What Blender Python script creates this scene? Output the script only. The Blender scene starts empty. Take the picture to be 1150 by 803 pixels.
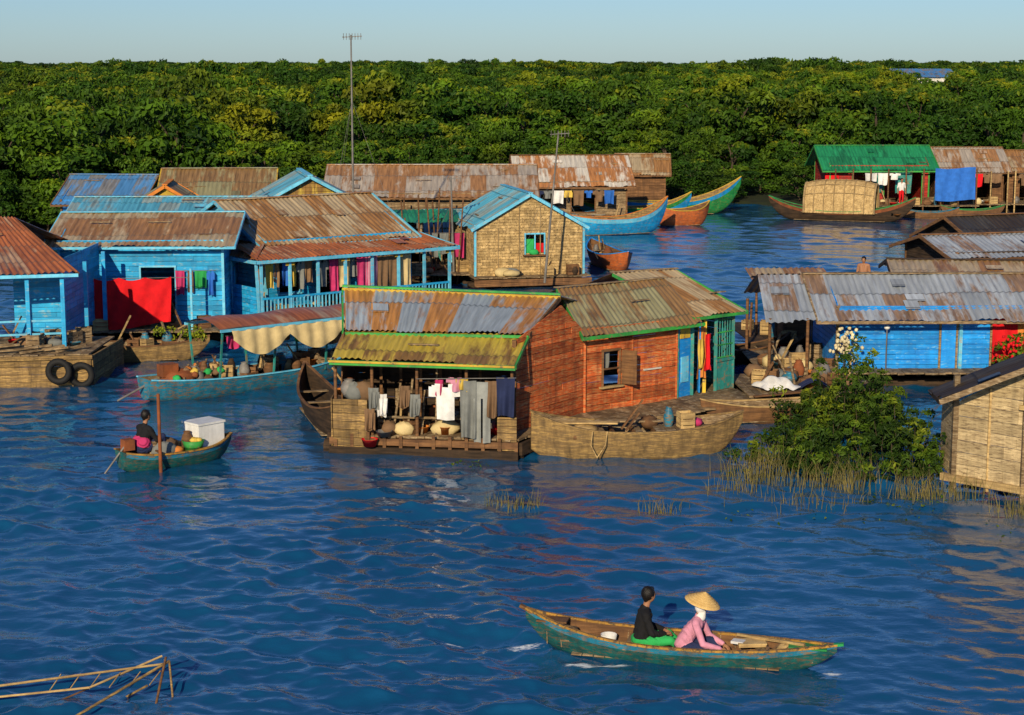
import bpy, bmesh, math, random
import numpy as np
from mathutils import Vector, Matrix
R = random.Random(11)
V = Vector
scene = bpy.context.scene
scene.view_settings.view_transform = 'Standard'
scene.view_settings.look = 'None'
scene.view_settings.exposure = 0

def link(o, parent=None):
    scene.collection.objects.link(o)
    if parent: o.parent = parent
    return o

# ------------------------------------------------------------------ materials
MATS = {}
def nt(name):
    m = bpy.data.materials.new(name); m.use_nodes = True
    t = m.node_tree; b = t.nodes['Principled BSDF']
    MATS[name] = m
    return m, t, b
def N(t, typ, **k):
    n = t.nodes.new(typ)
    for a, v in k.items():
        if a.startswith('i_'): n.inputs[a[2:].replace('_', ' ')].default_value = v
        else: setattr(n, a, v)
    return n
def mixc(t, fac, a, b, mode='MIX'):
    n = t.nodes.new('ShaderNodeMix'); n.data_type = 'RGBA'; n.blend_type = mode
    for sock, val in ((n.inputs['Factor'], fac), (n.inputs[6], a), (n.inputs[7], b)):
        if hasattr(val, 'links'): t.links.new(val, sock)
        elif isinstance(val, (int, float)): sock.default_value = val
        else: sock.default_value = (*val, 1)
    return n.outputs[2]
def ramp(t, src, a, b):
    n = t.nodes.new('ShaderNodeMapRange'); n.inputs['From Min'].default_value = a; n.inputs['From Max'].default_value = b
    t.links.new(src, n.inputs['Value']); return n.outputs[0]
def tintmul(t, col):
    a = N(t, 'ShaderNodeAttribute', attribute_name='tint')
    return mixc(t, 1.0, col, a.outputs['Color'], 'MULTIPLY')
def noise(t, vec, scale, detail=5, rough=.6):
    n = N(t, 'ShaderNodeTexNoise'); n.inputs['Scale'].default_value = scale
    n.inputs['Detail'].default_value = detail; n.inputs['Roughness'].default_value = rough
    t.links.new(vec, n.inputs['Vector']); return n.outputs['Fac']
def mapping(t, out, sc):
    n = N(t, 'ShaderNodeMapping'); n.inputs['Scale'].default_value = sc
    t.links.new(out, n.inputs['Vector']); return n.outputs[0]
def bump(t, b, h, s, d=.02):
    n = N(t, 'ShaderNodeBump'); n.inputs['Strength'].default_value = s; n.inputs['Distance'].default_value = d
    t.links.new(h, n.inputs['Height']); t.links.new(n.outputs[0], b.inputs['Normal'])

def M(name, col, col2=None, rough=.75, worn=None, amt=.0, ns=2.0, stretch=(1, 1, 1), bs=.4, grime=.35):
    """weathered surface: two tone noise, grime and worn patches that show another colour"""
    m, t, b = nt(name)
    tc = N(t, 'ShaderNodeTexCoord')
    v = mapping(t, tc.outputs['Object'], stretch)
    n1 = noise(t, v, ns)
    if col2 is None: col2 = tuple(c*.6 for c in col)
    c = mixc(t, ramp(t, n1, .35, .65), col2, col)
    if worn:
        n2 = noise(t, v, ns*3.1, 8, .7)
        c = mixc(t, ramp(t, n2, .62-amt*.3, .70-amt*.3), c, worn)
    # vertical rain streaks and grime
    v3 = mapping(t, tc.outputs['Object'], (3.5, 3.5, .5))
    n4 = noise(t, v3, 1.6, 5, .65)
    mr = N(t, 'ShaderNodeMapRange'); mr.inputs['From Min'].default_value = .42; mr.inputs['From Max'].default_value = .75
    mr.inputs['To Min'].default_value = 0; mr.inputs['To Max'].default_value = grime; t.links.new(n4, mr.inputs['Value'])
    c = mixc(t, mr.outputs[0], c, tuple(x*.3+.01 for x in col2))
    c = tintmul(t, c)
    t.links.new(c, b.inputs['Base Color'])
    b.inputs['Roughness'].default_value = rough
    b.inputs['Specular IOR Level'].default_value = .25
    n3 = noise(t, v, ns*9, 6, .7)
    bump(t, b, n3, bs, .015)
    return m
def wood(name, col, col2, worn=None, amt=0, rough=.85, grime=.55):
    return M(name, col, col2, rough, worn, amt, 1.6, (1, 1, 9), .6, grime)
def metal(name, c, rust, amt=.4, rough=.45, rust2=None):
    """corrugated sheet; uv is in metres, u across the roof, v down the slope"""
    m, t, b = nt(name)
    uv = N(t, 'ShaderNodeUVMap')
    sep = N(t, 'ShaderNodeSeparateXYZ'); t.links.new(uv.outputs[0], sep.inputs[0])
    fl = N(t, 'ShaderNodeMath', operation='FLOOR'); dv = N(t, 'ShaderNodeMath', operation='DIVIDE')
    dv.inputs[1].default_value = .78; t.links.new(sep.outputs[0], dv.inputs[0]); t.links.new(dv.outputs[0], fl.inputs[0])
    dv2 = N(t, 'ShaderNodeMath', operation='DIVIDE'); dv2.inputs[1].default_value = 1.7
    fl2 = N(t, 'ShaderNodeMath', operation='FLOOR'); t.links.new(sep.outputs[1], dv2.inputs[0]); t.links.new(dv2.outputs[0], fl2.inputs[0])
    cb = N(t, 'ShaderNodeCombineXYZ'); t.links.new(fl.outputs[0], cb.inputs[0]); t.links.new(fl2.outputs[0], cb.inputs[1])
    wn = N(t, 'ShaderNodeTexWhiteNoise'); wn.noise_dimensions = '3D'; t.links.new(cb.outputs[0], wn.inputs['Vector'])
    v = mapping(t, uv.outputs[0], (2.2, .45, 1))
    n1 = noise(t, v, 1.5, 8, .68)
    v2 = mapping(t, uv.outputs[0], (9, .8, 1))
    n2 = noise(t, v2, 1.0, 4, .6)
    ad = N(t, 'ShaderNodeMath', operation='MULTIPLY_ADD'); ad.inputs[1].default_value = .42
    t.links.new(wn.outputs['Value'], ad.inputs[0]); t.links.new(n1, ad.inputs[2])
    th = .91 - amt*.5
    rf = ramp(t, ad.outputs[0], th-.09, th+.07)
    c1 = mixc(t, ramp(t, n2, .3, .7), tuple(x*.70 for x in c), tuple(min(1, x*1.25) for x in c))
    r1 = mixc(t, ramp(t, n2, .3, .7), rust2 or tuple(x*.45 for x in rust), tuple(x*1.15 for x in rust))
    col = mixc(t, rf, c1, r1)
    # dark lap joint between rows of sheets
    fr = N(t, 'ShaderNodeMath', operation='FRACT'); t.links.new(dv2.outputs[0], fr.inputs[0])
    lap = ramp(t, fr.outputs[0], .05, .0)
    col = mixc(t, lap, col, tuple(x*.25 for x in c))
    # each sheet has aged to its own brightness
    pv = N(t, 'ShaderNodeMapRange'); pv.inputs['To Min'].default_value = .78; pv.inputs['To Max'].default_value = 1.2; t.links.new(wn.outputs['Value'], pv.inputs['Value'])
    col = mixc(t, 1.0, col, pv.outputs[0], 'MULTIPLY')
    col = tintmul(t, col)
    t.links.new(col, b.inputs['Base Color'])
    b.inputs['Roughness'].default_value = rough; b.inputs['Metallic'].default_value = .0
    b.inputs['Specular IOR Level'].default_value = .45
    bump(t, b, n2, .3, .01)
    return m

wgrey = wood('weathered_wood', (.31, .21, .11), (.10, .065, .035), (.40, .31, .19), .35)
wdark = wood('dark_wood', (.075, .045, .025), (.025, .016, .01))
wred = wood('red_wood', (.66, .13, .025), (.32, .055, .018), (.52, .24, .09), .42, grime=.75)
wbrown = wood('brown_wood', (.24, .12, .05), (.10, .05, .025))
wtan = wood('tan_wood', (.60, .42, .18), (.28, .18, .08))
wpale = wood('pale_wood', (.66, .51, .28), (.38, .28, .15), (.22, .15, .08), .35)
wboat = wood('boat_wood', (.50, .32, .11), (.17, .105, .045), (.20, .13, .06), .5, grime=.8)
thatch = M('palm_thatch', (.62, .44, .20), (.36, .24, .10), .9, (.16, .10, .05), .3, 6)
bamboo = M('bamboo', (.42, .30, .15), (.25, .17, .08), .7)
pblue = M('blue_paint', (.020, .40, .75), (.012, .26, .56), .55, (.22, .42, .52), .2, 1.3, (1, 1, 3))
plblue = M('light_blue_paint', (.17, .60, .84), (.09, .42, .66), .55, (.4, .4, .36), .2, 1.5, (1, 1, 3))
pdblue = M('strong_blue_paint', (.012, .30, .82), (.01, .19, .60), .5, (.15, .4, .65), .2, 1.5, (1, 1, 4))
pteal = M('teal_paint', (.03, .28, .25), (.02, .17, .16), .5, (.2, .16, .1), .3, 2)
hteal = M('dark_teal_hull_paint', (.012, .13, .12), (.008, .065, .072), .42, (.10, .09, .06), .38, 2.2, (1, 1, 4), .3, .6)
hblue = M('blue_hull_paint', (.02, .24, .38), (.015, .13, .22), .45, (.2, .14, .08), .4, 1.8, (1, 1, 4), .3, .6)
hgreen = M('green_hull_paint', (.02, .32, .08), (.012, .18, .05), .5, (.25, .2, .05), .25, 2, (1, 1, 4), .3, .45)
hcyan = M('cyan_hull_paint', (.012, .34, .72), (.01, .22, .5), .45, (.3, .2, .1), .2, 1.8, (1, 1, 4), .3, .4)
horange = M('orange_hull_paint', (.62, .16, .04), (.36, .09, .03), .5, (.2, .12, .08), .3, 2, (1, 1, 4), .3, .45)
rimor = M('orange_rim_paint', (.50, .26, .04), (.26, .14, .03), .55, (.1, .07, .04), .4, 4)
pgreen = M('green_paint', (.05, .38, .06), (.03, .2, .05), .5, (.2, .16, .1), .2, 2)
pyellow = M('yellow_paint', (.68, .46, .04), (.48, .30, .04), .6, (.2, .14, .08), .2, 2)
pwhite = M('white_paint', (.72, .70, .64), (.55, .53, .48), .5)
pred = M('red_paint', (.48, .03, .02), (.28, .02, .015), .55, (.2, .12, .07), .2, 2)
m_long = metal('rusty_sheet', (.44, .38, .31), (.34, .17, .065), .40)
m_brown = metal('brown_sheet', (.46, .36, .22), (.32, .16, .055), .46)
m_red = metal('red_rust_sheet', (.44, .28, .17), (.38, .12, .035), .72)
m_grey = metal('grey_sheet', (.33, .37, .42), (.25, .16, .10), .24, .38)
m_blgrey = metal('blue_grey_sheet', (.33, .39, .45), (.46, .21, .05), .48, .4)
m_yel = metal('yellow_sheet', (.54, .40, .05), (.26, .14, .03), .46)
m_olive = metal('olive_sheet', (.32, .30, .16), (.26, .15, .06), .44)
m_wht = metal('pale_sheet', (.66, .61, .52), (.44, .19, .06), .40)
m_green = metal('green_sheet', (.02, .27, .10), (.015, .16, .06), .3)
m_blue = metal('blue_sheet', (.08, .26, .55), (.2, .2, .2), .3)
m_lblue = metal('pale_blue_sheet', (.10, .42, .60), (.25, .34, .34), .35)
m_dark = metal('dark_sheet', (.055, .05, .045), (.04, .03, .022), .4)
def cloth(n, c, c2=None): return M('cloth_'+n, c, c2 or tuple(x*.75 for x in c), .9, None, 0, 4, (1, 1, 1), .3, .12)
c_red = cloth('red', (.72, .010, .016)); c_white = cloth('white', (.78, .77, .75)); c_grey = cloth('grey', (.20, .21, .20))
c_navy = cloth('navy', (.02, .03, .09)); c_black = cloth('black', (.012, .012, .014)); c_pink = cloth('pink', (.70, .30, .42))
c_mag = cloth('magenta', (.55, .04, .16)); c_yel = cloth('yellow', (.65, .45, .08)); c_grn = cloth('green', (.03, .40, .10))
c_cream = cloth('cream', (.66, .52, .26)); c_brown = cloth('brown', (.22, .13, .07)); c_blue = cloth('blue', (.03, .16, .60))
c_orange = cloth('orange', (.65, .22, .04)); c_purple = cloth('purple', (.2, .08, .3))
skin = M('skin', (.36, .18, .095), (.30, .14, .075), .55, None, 0, 8, (1, 1, 1), .1, .0)
hair = M('hair', (.012, .009, .008), (.006, .005, .004), .45, None, 0, 20)
straw = M('straw', (.74, .50, .19), (.60, .38, .13), .8, None, 0, 14, grime=.1)
eyem = M('eye_dark', (.01, .008, .006), None, .3)
rubber = M('rubber', (.015, .015, .016), None, .7)
plastic_w = M('white_plastic', (.80, .80, .78), (.66, .66, .64), .4, grime=.3)
steel = M('steel', (.22, .21, .20), (.12, .11, .1), .5)
petal = M('flower_petals', (.75, .68, .45), (.6, .5, .3), .7)
rust_m = M('rusty_iron', (.30, .09, .03), (.13, .045, .02), .8)

def leafmat(name, dark, light, hot, sc=.05):
    m, t, b = nt(name)
    geo = N(t, 'ShaderNodeNewGeometry')
    oi = N(t, 'ShaderNodeObjectInfo')
    at = N(t, 'ShaderNodeAttribute', attribute_name='tint')
    n1 = noise(t, geo.outputs['Position'], sc, 3, .5)
    c = mixc(t, ramp(t, n1, .48, .72), light, hot)
    n5 = noise(t, geo.outputs['Position'], sc*2.3, 2, .5)
    c = mixc(t, ramp(t, n5, .56, .40), c, tuple(x*.5+y*.35 for x, y in zip(dark, light)))
    rr = N(t, 'ShaderNodeMapRange'); rr.inputs['From Min'].default_value = .2; rr.inputs['To Max'].default_value = .9
    t.links.new(oi.outputs['Random'], rr.inputs['Value'])
    c = mixc(t, rr.outputs[0], c, tuple(x*1.5 for x in dark))
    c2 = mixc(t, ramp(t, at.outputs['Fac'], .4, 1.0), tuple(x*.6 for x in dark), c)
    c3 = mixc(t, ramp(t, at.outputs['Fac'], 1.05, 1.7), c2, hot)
    t.links.new(c3, b.inputs['Base Color']); b.inputs['Roughness'].default_value = .6
    b.inputs['Specular IOR Level'].default_value = .2
    tr = N(t, 'ShaderNodeBsdfTranslucent'); t.links.new(c3, tr.inputs['Color'])
    mx = N(t, 'ShaderNodeMixShader'); mx.inputs[0].default_value = .2
    out = t.nodes['Material Output']
    t.links.new(b.outputs[0], mx.inputs[1]); t.links.new(tr.outputs[0], mx.inputs[2]); t.links.new(mx.outputs[0], out.inputs[0])
    return m
leaf_f = leafmat('forest_leaves', (.018, .060, .005), (.110, .215, .008), (.34, .31, .010))
leaf_b = leafmat('shrub_leaves', (.02, .055, .005), (.11, .19, .010), (.28, .30, .015), .5)
bark = wood('bark', (.10, .075, .05), (.05, .035, .025))

# ------------------------------------------------------------------ mesh builder
class Grp:
    def __init__(s, name, loc, rot=0, world=False):
        s.e = bpy.data.objects.new(name, None); s.e.empty_display_size = .3
        s.e.location = loc; s.e.rotation_euler = (0, 0, rot); link(s.e); s.world = world; s.loc = V(loc)
class B:
    def __init__(s): s.v = []; s.f = []; s.mi = []; s.t = []; s.uv = []; s.sm = []; s.mats = []
    def add(s, vs, fs, mat, tint=None, uvs=None, smooth=False):
        if mat not in s.mats: s.mats.append(mat)
        k = s.mats.index(mat); o = len(s.v)
        s.v += [tuple(p) for p in vs]; s.uv += (uvs if uvs else [(p[0], p[2]) for p in vs])
        tv = R.uniform(.82, 1.15) if tint is None else tint
        for i, f in enumerate(fs):
            s.f.append([o+j for j in f]); s.mi.append(k); s.t.append(tv if not isinstance(tv, list) else tv[i]); s.sm.append(smooth)
    def box(s, c, d, mat, rot=None, tint=None):
        x, y, z = d[0]/2, d[1]/2, d[2]/2
        vs = [V((a*x, b*y, e*z)) for e in (-1, 1) for b in (-1, 1) for a in (-1, 1)]
        if rot is not None:
            if isinstance(rot, (int, float)): rot = Matrix.Rotation(rot, 3, 'Z')
            vs = [rot @ p for p in vs]
        vs = [p+V(c) for p in vs]
        s.add(vs, [(0, 2, 3, 1), (4, 5, 7, 6), (0, 1, 5, 4), (2, 6, 7, 3), (0, 4, 6, 2), (1, 3, 7, 5)], mat, tint)
    def beam(s, p0, p1, w, h, mat, tint=None):
        p0 = V(p0); p1 = V(p1); d = p1-p0; L = d.length
        if L < 1e-5: return
        d.normalize(); up = V((0, 0, 1)) if abs(d.z) < .95 else V((0, 1, 0))
        y = up.cross(d).normalized(); z = d.cross(y)
        m = Matrix((d, y, z)).transposed()
        s.box((p0+p1)/2, (L, w, h), mat, m, tint)
    def cyl(s, p0, p1, r0, r1, mat, n=10, tint=None, cap=True):
        p0 = V(p0); p1 = V(p1); d = (p1-p0).normalized(); a = d.orthogonal().normalized(); b = d.cross(a)
        vs = []
        for p, r in ((p0, r0), (p1, r1)):
            for i in range(n):
                q = i*math.tau/n; vs.append(p+a*r*math.cos(q)+b*r*math.sin(q))
        fs = [(i, (i+1) % n, n+(i+1) % n, n+i) for i in range(n)]
        s.add(vs, fs, mat, tint, None, True)
        if cap: s.add(vs, [tuple(range(n))[::-1], tuple(range(n, 2*n))], mat, tint)
    def path(s, pts, rs, mat, n=8, tint=None):
        for i in range(len(pts)-1):
            r0 = rs[i] if isinstance(rs, list) else rs; r1 = rs[i+1] if isinstance(rs, list) else rs
            s.cyl(pts[i], pts[i+1], r0, r1, mat, n, tint)
    def lathe(s, c, prof, mat, n=18, tint=None, m=None):
        vs = []; k = len(prof)
        for r, z in prof:
            for i in range(n):
                q = i*math.tau/n; p = V((r*math.cos(q), r*math.sin(q), z))
                if m: p = m @ p
                vs.append(p+V(c))
        fs = [(j*n+i, j*n+(i+1) % n, (j+1)*n+(i+1) % n, (j+1)*n+i) for j in range(k-1) for i in range(n)]
        s.add(vs, fs, mat, tint, None, True)
    def ell(s, c, r, mat, tint=None, jit=0, n=12):
        vs = []; m = n//2
        for j in range(m+1):
            a = math.pi*j/m
            for i in range(n):
                q = i*math.tau/n; k = 1+R.uniform(-jit, jit)
                vs.append(V(c)+V((r[0]*math.sin(a)*math.cos(q)*k, r[1]*math.sin(a)*math.sin(q)*k, r[2]*math.cos(a)*k)))
        fs = [(j*n+i, (j+1)*n+i, (j+1)*n+(i+1) % n, j*n+(i+1) % n) for j in range(m) for i in range(n)]
        s.add(vs, fs, mat, tint, None, True)
    def grid(s, fn, nu, nv, mat, tint=1., uvf=None, mask=None, smooth=True):
        vs = []; uvs = []
        for j in range(nv+1):
            for i in range(nu+1):
                u = i/nu; w = j/nv; vs.append(fn(u, w)); uvs.append(uvf(u, w) if uvf else (u, w))
        fs = [(j*(nu+1)+i, j*(nu+1)+i+1, (j+1)*(nu+1)+i+1, (j+1)*(nu+1)+i) for j in range(nv) for i in range(nu)
              if mask is None or mask((i+.5)/nu, (j+.5)/nv)]
        s.add(vs, fs, mat, tint, uvs, smooth)
    def corr(s, RL, RR, ER, EL, mat, pitch=.17, amp=.022, tint=1.):
        RL, RR, ER, EL = V(RL), V(RR), V(ER), V(EL)
        Wd = max((RR-RL).length, (ER-EL).length); S = ((EL-RL).length+(ER-RR).length)/2
        nrm = (RR-RL+ER-EL).cross(EL-RL+ER-RR).normalized()
        if nrm.z < 0: nrm = -nrm
        per = max(3, round(Wd/pitch)); nu = per*4; off = R.uniform(0, 50)
        pan = [R.uniform(-.016, .016) for _ in range(200)]; lip = [R.uniform(-.10, .10) for _ in range(200)]
        def fn(u, w):
            k = int(u*Wd/.78) % 200
            w2 = w*(1+lip[k]/max(S, .5)) if w > .95 else w
            p = RL.lerp(RR, u).lerp(EL.lerp(ER, u), w2)
            sag = -.035*math.sin(math.pi*w)*math.sin(u*5+off)
            return p+nrm*(amp*math.sin(u*per*math.tau)+pan[k]+sag)
        s.grid(fn, nu, 6, mat, tint, lambda u, w: (off+u*Wd, off*3.4+w*S))
        for _ in range(max(1, int(Wd*S/7))):
            u = R.uniform(.1, .85); w = R.uniform(.15, .8); p = RL.lerp(RR, u).lerp(EL.lerp(ER, u), w)+nrm*(amp+.03)
            if R.random() < .5: s.beam(p, p+(RR-RL).normalized()*R.uniform(.4, 1.0), .07, .03, wgrey)
            else:
                a = (RR-RL).normalized()*R.uniform(.3, .6); c = (EL-RL).normalized()*R.uniform(.3, .6)
                s.add([p, p+a, p+a+c, p+c], [(0, 1, 2, 3)], mat, R.uniform(.6, 1.35), [(off+7, 3), (off+7.5, 3), (off+7.5, 3.5), (off+7, 3.5)])
    def planks(s, p0, p1, z0, prof, mat, h=.17, th=.03, piece=2.4, holes=(), var=.26, jit=.006):
        """horizontal boards from p0 to p1 (x,y); prof = [(s,z)...] wall-top profile in metres along the wall"""
        a = V((p0[0], p0[1], 0)); d = V((p1[0]-p0[0], p1[1]-p0[1], 0)); L = d.length; d.normalize()
        nn = V((d.y, -d.x, 0))
        if isinstance(prof, (int, float)): prof = [(0, prof), (L, prof)]
        def top(q):
            for (s0, a0), (s1, a1) in zip(prof, prof[1:]):
                if s0 <= q <= s1: return a0+(a1-a0)*(q-s0)/max(s1-s0, 1e-6)
            return prof[-1][1]
        zt = max(z for _, z in prof); z = z0; K = 200; xs = [q*L/K for q in range(K+1)]; tp = [top(q) for q in xs]
        def rng(zz):
            ok = [v >= zz-1e-4 for v in tp]
            if not any(ok): return None
            return xs[ok.index(True)], xs[K-ok[::-1].index(True)]
        while z < zt-.02:
            hh = min(h, zt-z); r0 = rng(z+.01); r1 = rng(z+hh-.012)
            if r0:
                if not r1: m_ = (r0[0]+r0[1])/2; r1 = (m_-.01, m_+.01)
                mid = z+hh*.5
                segs = [(r0[0], r0[1])]
                for (h0, h1, zb, ztp) in holes:
                    if zb < mid < ztp:
                        ns = []
                        for a0, a1 in segs:
                            if h1 <= a0 or h0 >= a1: ns.append((a0, a1)); continue
                            if h0 > a0: ns.append((a0, h0))
                            if h1 < a1: ns.append((h1, a1))
                        segs = ns
                for a0, a1 in segs:
                    q = a0; first = True
                    while q < a1-.01:
                        e = min(a1, q+piece*(R.uniform(.3, 1) if first else R.uniform(.8, 1.2))); first = False
                        if a1-e < .08: e = a1
                        o = R.uniform(-jit, jit); tl = R.uniform(-1, 1)*.004
                        tq = max(q, r1[0]); te = min(e, r1[1])
                        if te <= tq: tq = te = (max(min(tq, e), q))
                        zb_, zt_ = z, z+hh-.012
                        vs = []
                        for off in (o, o+th):
                            for (xx, zz) in ((q, zb_-tl), (e-.006, zb_+tl), (max(te-.006, tq+.001), zt_+tl), (tq, zt_-tl)):
                                vs.append(a+d*xx+nn*off+V((0, 0, zz)))
                        s.add(vs, [(0, 3, 2, 1), (4, 5, 6, 7), (0, 1, 5, 4), (1, 2, 6, 5), (2, 3, 7, 6), (3, 0, 4, 7)], mat, R.uniform(1-var, 1+var))
                        q = e
            z += h
    def deck(s, a, b, c, d, z, mat, w=.2, th=.05):
        a, b, c, d = [V((p[0], p[1], z)) for p in (a, b, c, d)]
        L = ((b-a).length+(c-d).length)/2; n = max(2, int(L/w))
        for i in range(n):
            u = (i+.5)/n
            p = a.lerp(b, u); q = d.lerp(c, u); e = (p-q)*.5
            p = p+e.normalized()*R.uniform(-.05, .08); p.z += R.uniform(-.008, .008)
            s.beam(p, q, L/n-.012, th, mat, R.uniform(.7, 1.2))
    def garment(s, kind, p, w, h, mat, ang=0, tint=None):
        p = V(p); d = V((math.cos(ang), math.sin(ang), 0)); nn = V((-d.y, d.x, 0)); ph = R.uniform(0, 6)
        def mask(u, v):
            x = abs(u-.5)
            if kind == 'shirt':
                if v < .07 and x < .11: return False
                return x < .27 or (v < .36 and x < .5 and v > (x-.27)*.5)
            if kind == 'pants': return x < .34 if v < .28 else .04 < x < .36
            return True
        def fn(u, v):
            f = math.sin(u*11+ph+v*1.5)*.04*(.3+v)+math.sin(u*5-v*3+ph)*.035*v
            x = (u-.5)*w*(1-.12*v*(kind == 'cloth'))
            sag = -.03*math.sin(math.pi*u)*w
            return p+d*x+nn*f+V((0, 0, -v*h+sag*(1-v)+ (0 if kind!='cloth' else .03*math.sin(u*7+ph)*v)))
        s.grid(fn, 22, 22, mat, R.uniform(.85, 1.1) if tint is None else tint, None, mask)
    def done(s, name, grp=None, top=False):
        me = bpy.data.meshes.new(name)
        vs = s.v
        if grp is not None and grp.world: l = grp.loc; vs = [(x-l.x, y-l.y, z-l.z) for x, y, z in vs]
        me.from_pydata(vs, [], s.f)
        for m in s.mats: me.materials.append(m)
        me.polygons.foreach_set('material_index', s.mi); me.polygons.foreach_set('use_smooth', s.sm)
        at = me.attributes.new('tint', 'FLOAT', 'FACE'); at.data.foreach_set('value', s.t)
        uvl = me.uv_layers.new(name='UVMap')
        li = np.zeros(len(me.loops), dtype=np.int32); me.loops.foreach_get('vertex_index', li)
        uva = np.array(s.uv, dtype=np.float32)[li]; uvl.data.foreach_set('uv', uva.ravel())
        me.update()
        o = bpy.data.objects.new(name, me); link(o, grp.e if grp else None)
        return o

# ------------------------------------------------------------------ camera, sun, sky
cam = bpy.data.cameras.new('camera'); co = bpy.data.objects.new('camera', cam); link(co)
co.location = (0, 0, 9.4); co.rotation_euler = (math.radians(90-9.41), 0, 0)
cam.sensor_width = 36; cam.lens = 62.6; cam.clip_end = 9000; cam.clip_start = .5
scene.camera = co
EL, AZ = math.radians(22), math.radians(193)
sd = V((math.sin(AZ)*math.cos(EL), math.cos(AZ)*math.cos(EL), math.sin(EL)))
sl = bpy.data.lights.new('sun', 'SUN'); sl.energy = 5.0; sl.angle = math.radians(.5); sl.color = (1, .83, .56)
so = bpy.data.objects.new('sun', sl); link(so); so.rotation_euler = sd.to_track_quat('Z', 'Y').to_euler(); so.location = (-20, -20, 40)
w = bpy.data.worlds.new('World'); scene.world = w; w.use_nodes = True
wt = w.node_tree
sk = wt.nodes.new('ShaderNodeTexSky'); sk.sky_type = 'NISHITA'; sk.sun_disc = False
sk.sun_elevation = EL; sk.sun_rotation = AZ; sk.air_density = 1.0; sk.dust_density = .2; sk.ozone_density = 3
bg = wt.nodes['Background']; wt.links.new(mixc(wt, 1.0, sk.outputs[0], (.46, .62, .90), 'MULTIPLY'), bg.inputs[0]); bg.inputs[1].default_value = .11

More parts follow.
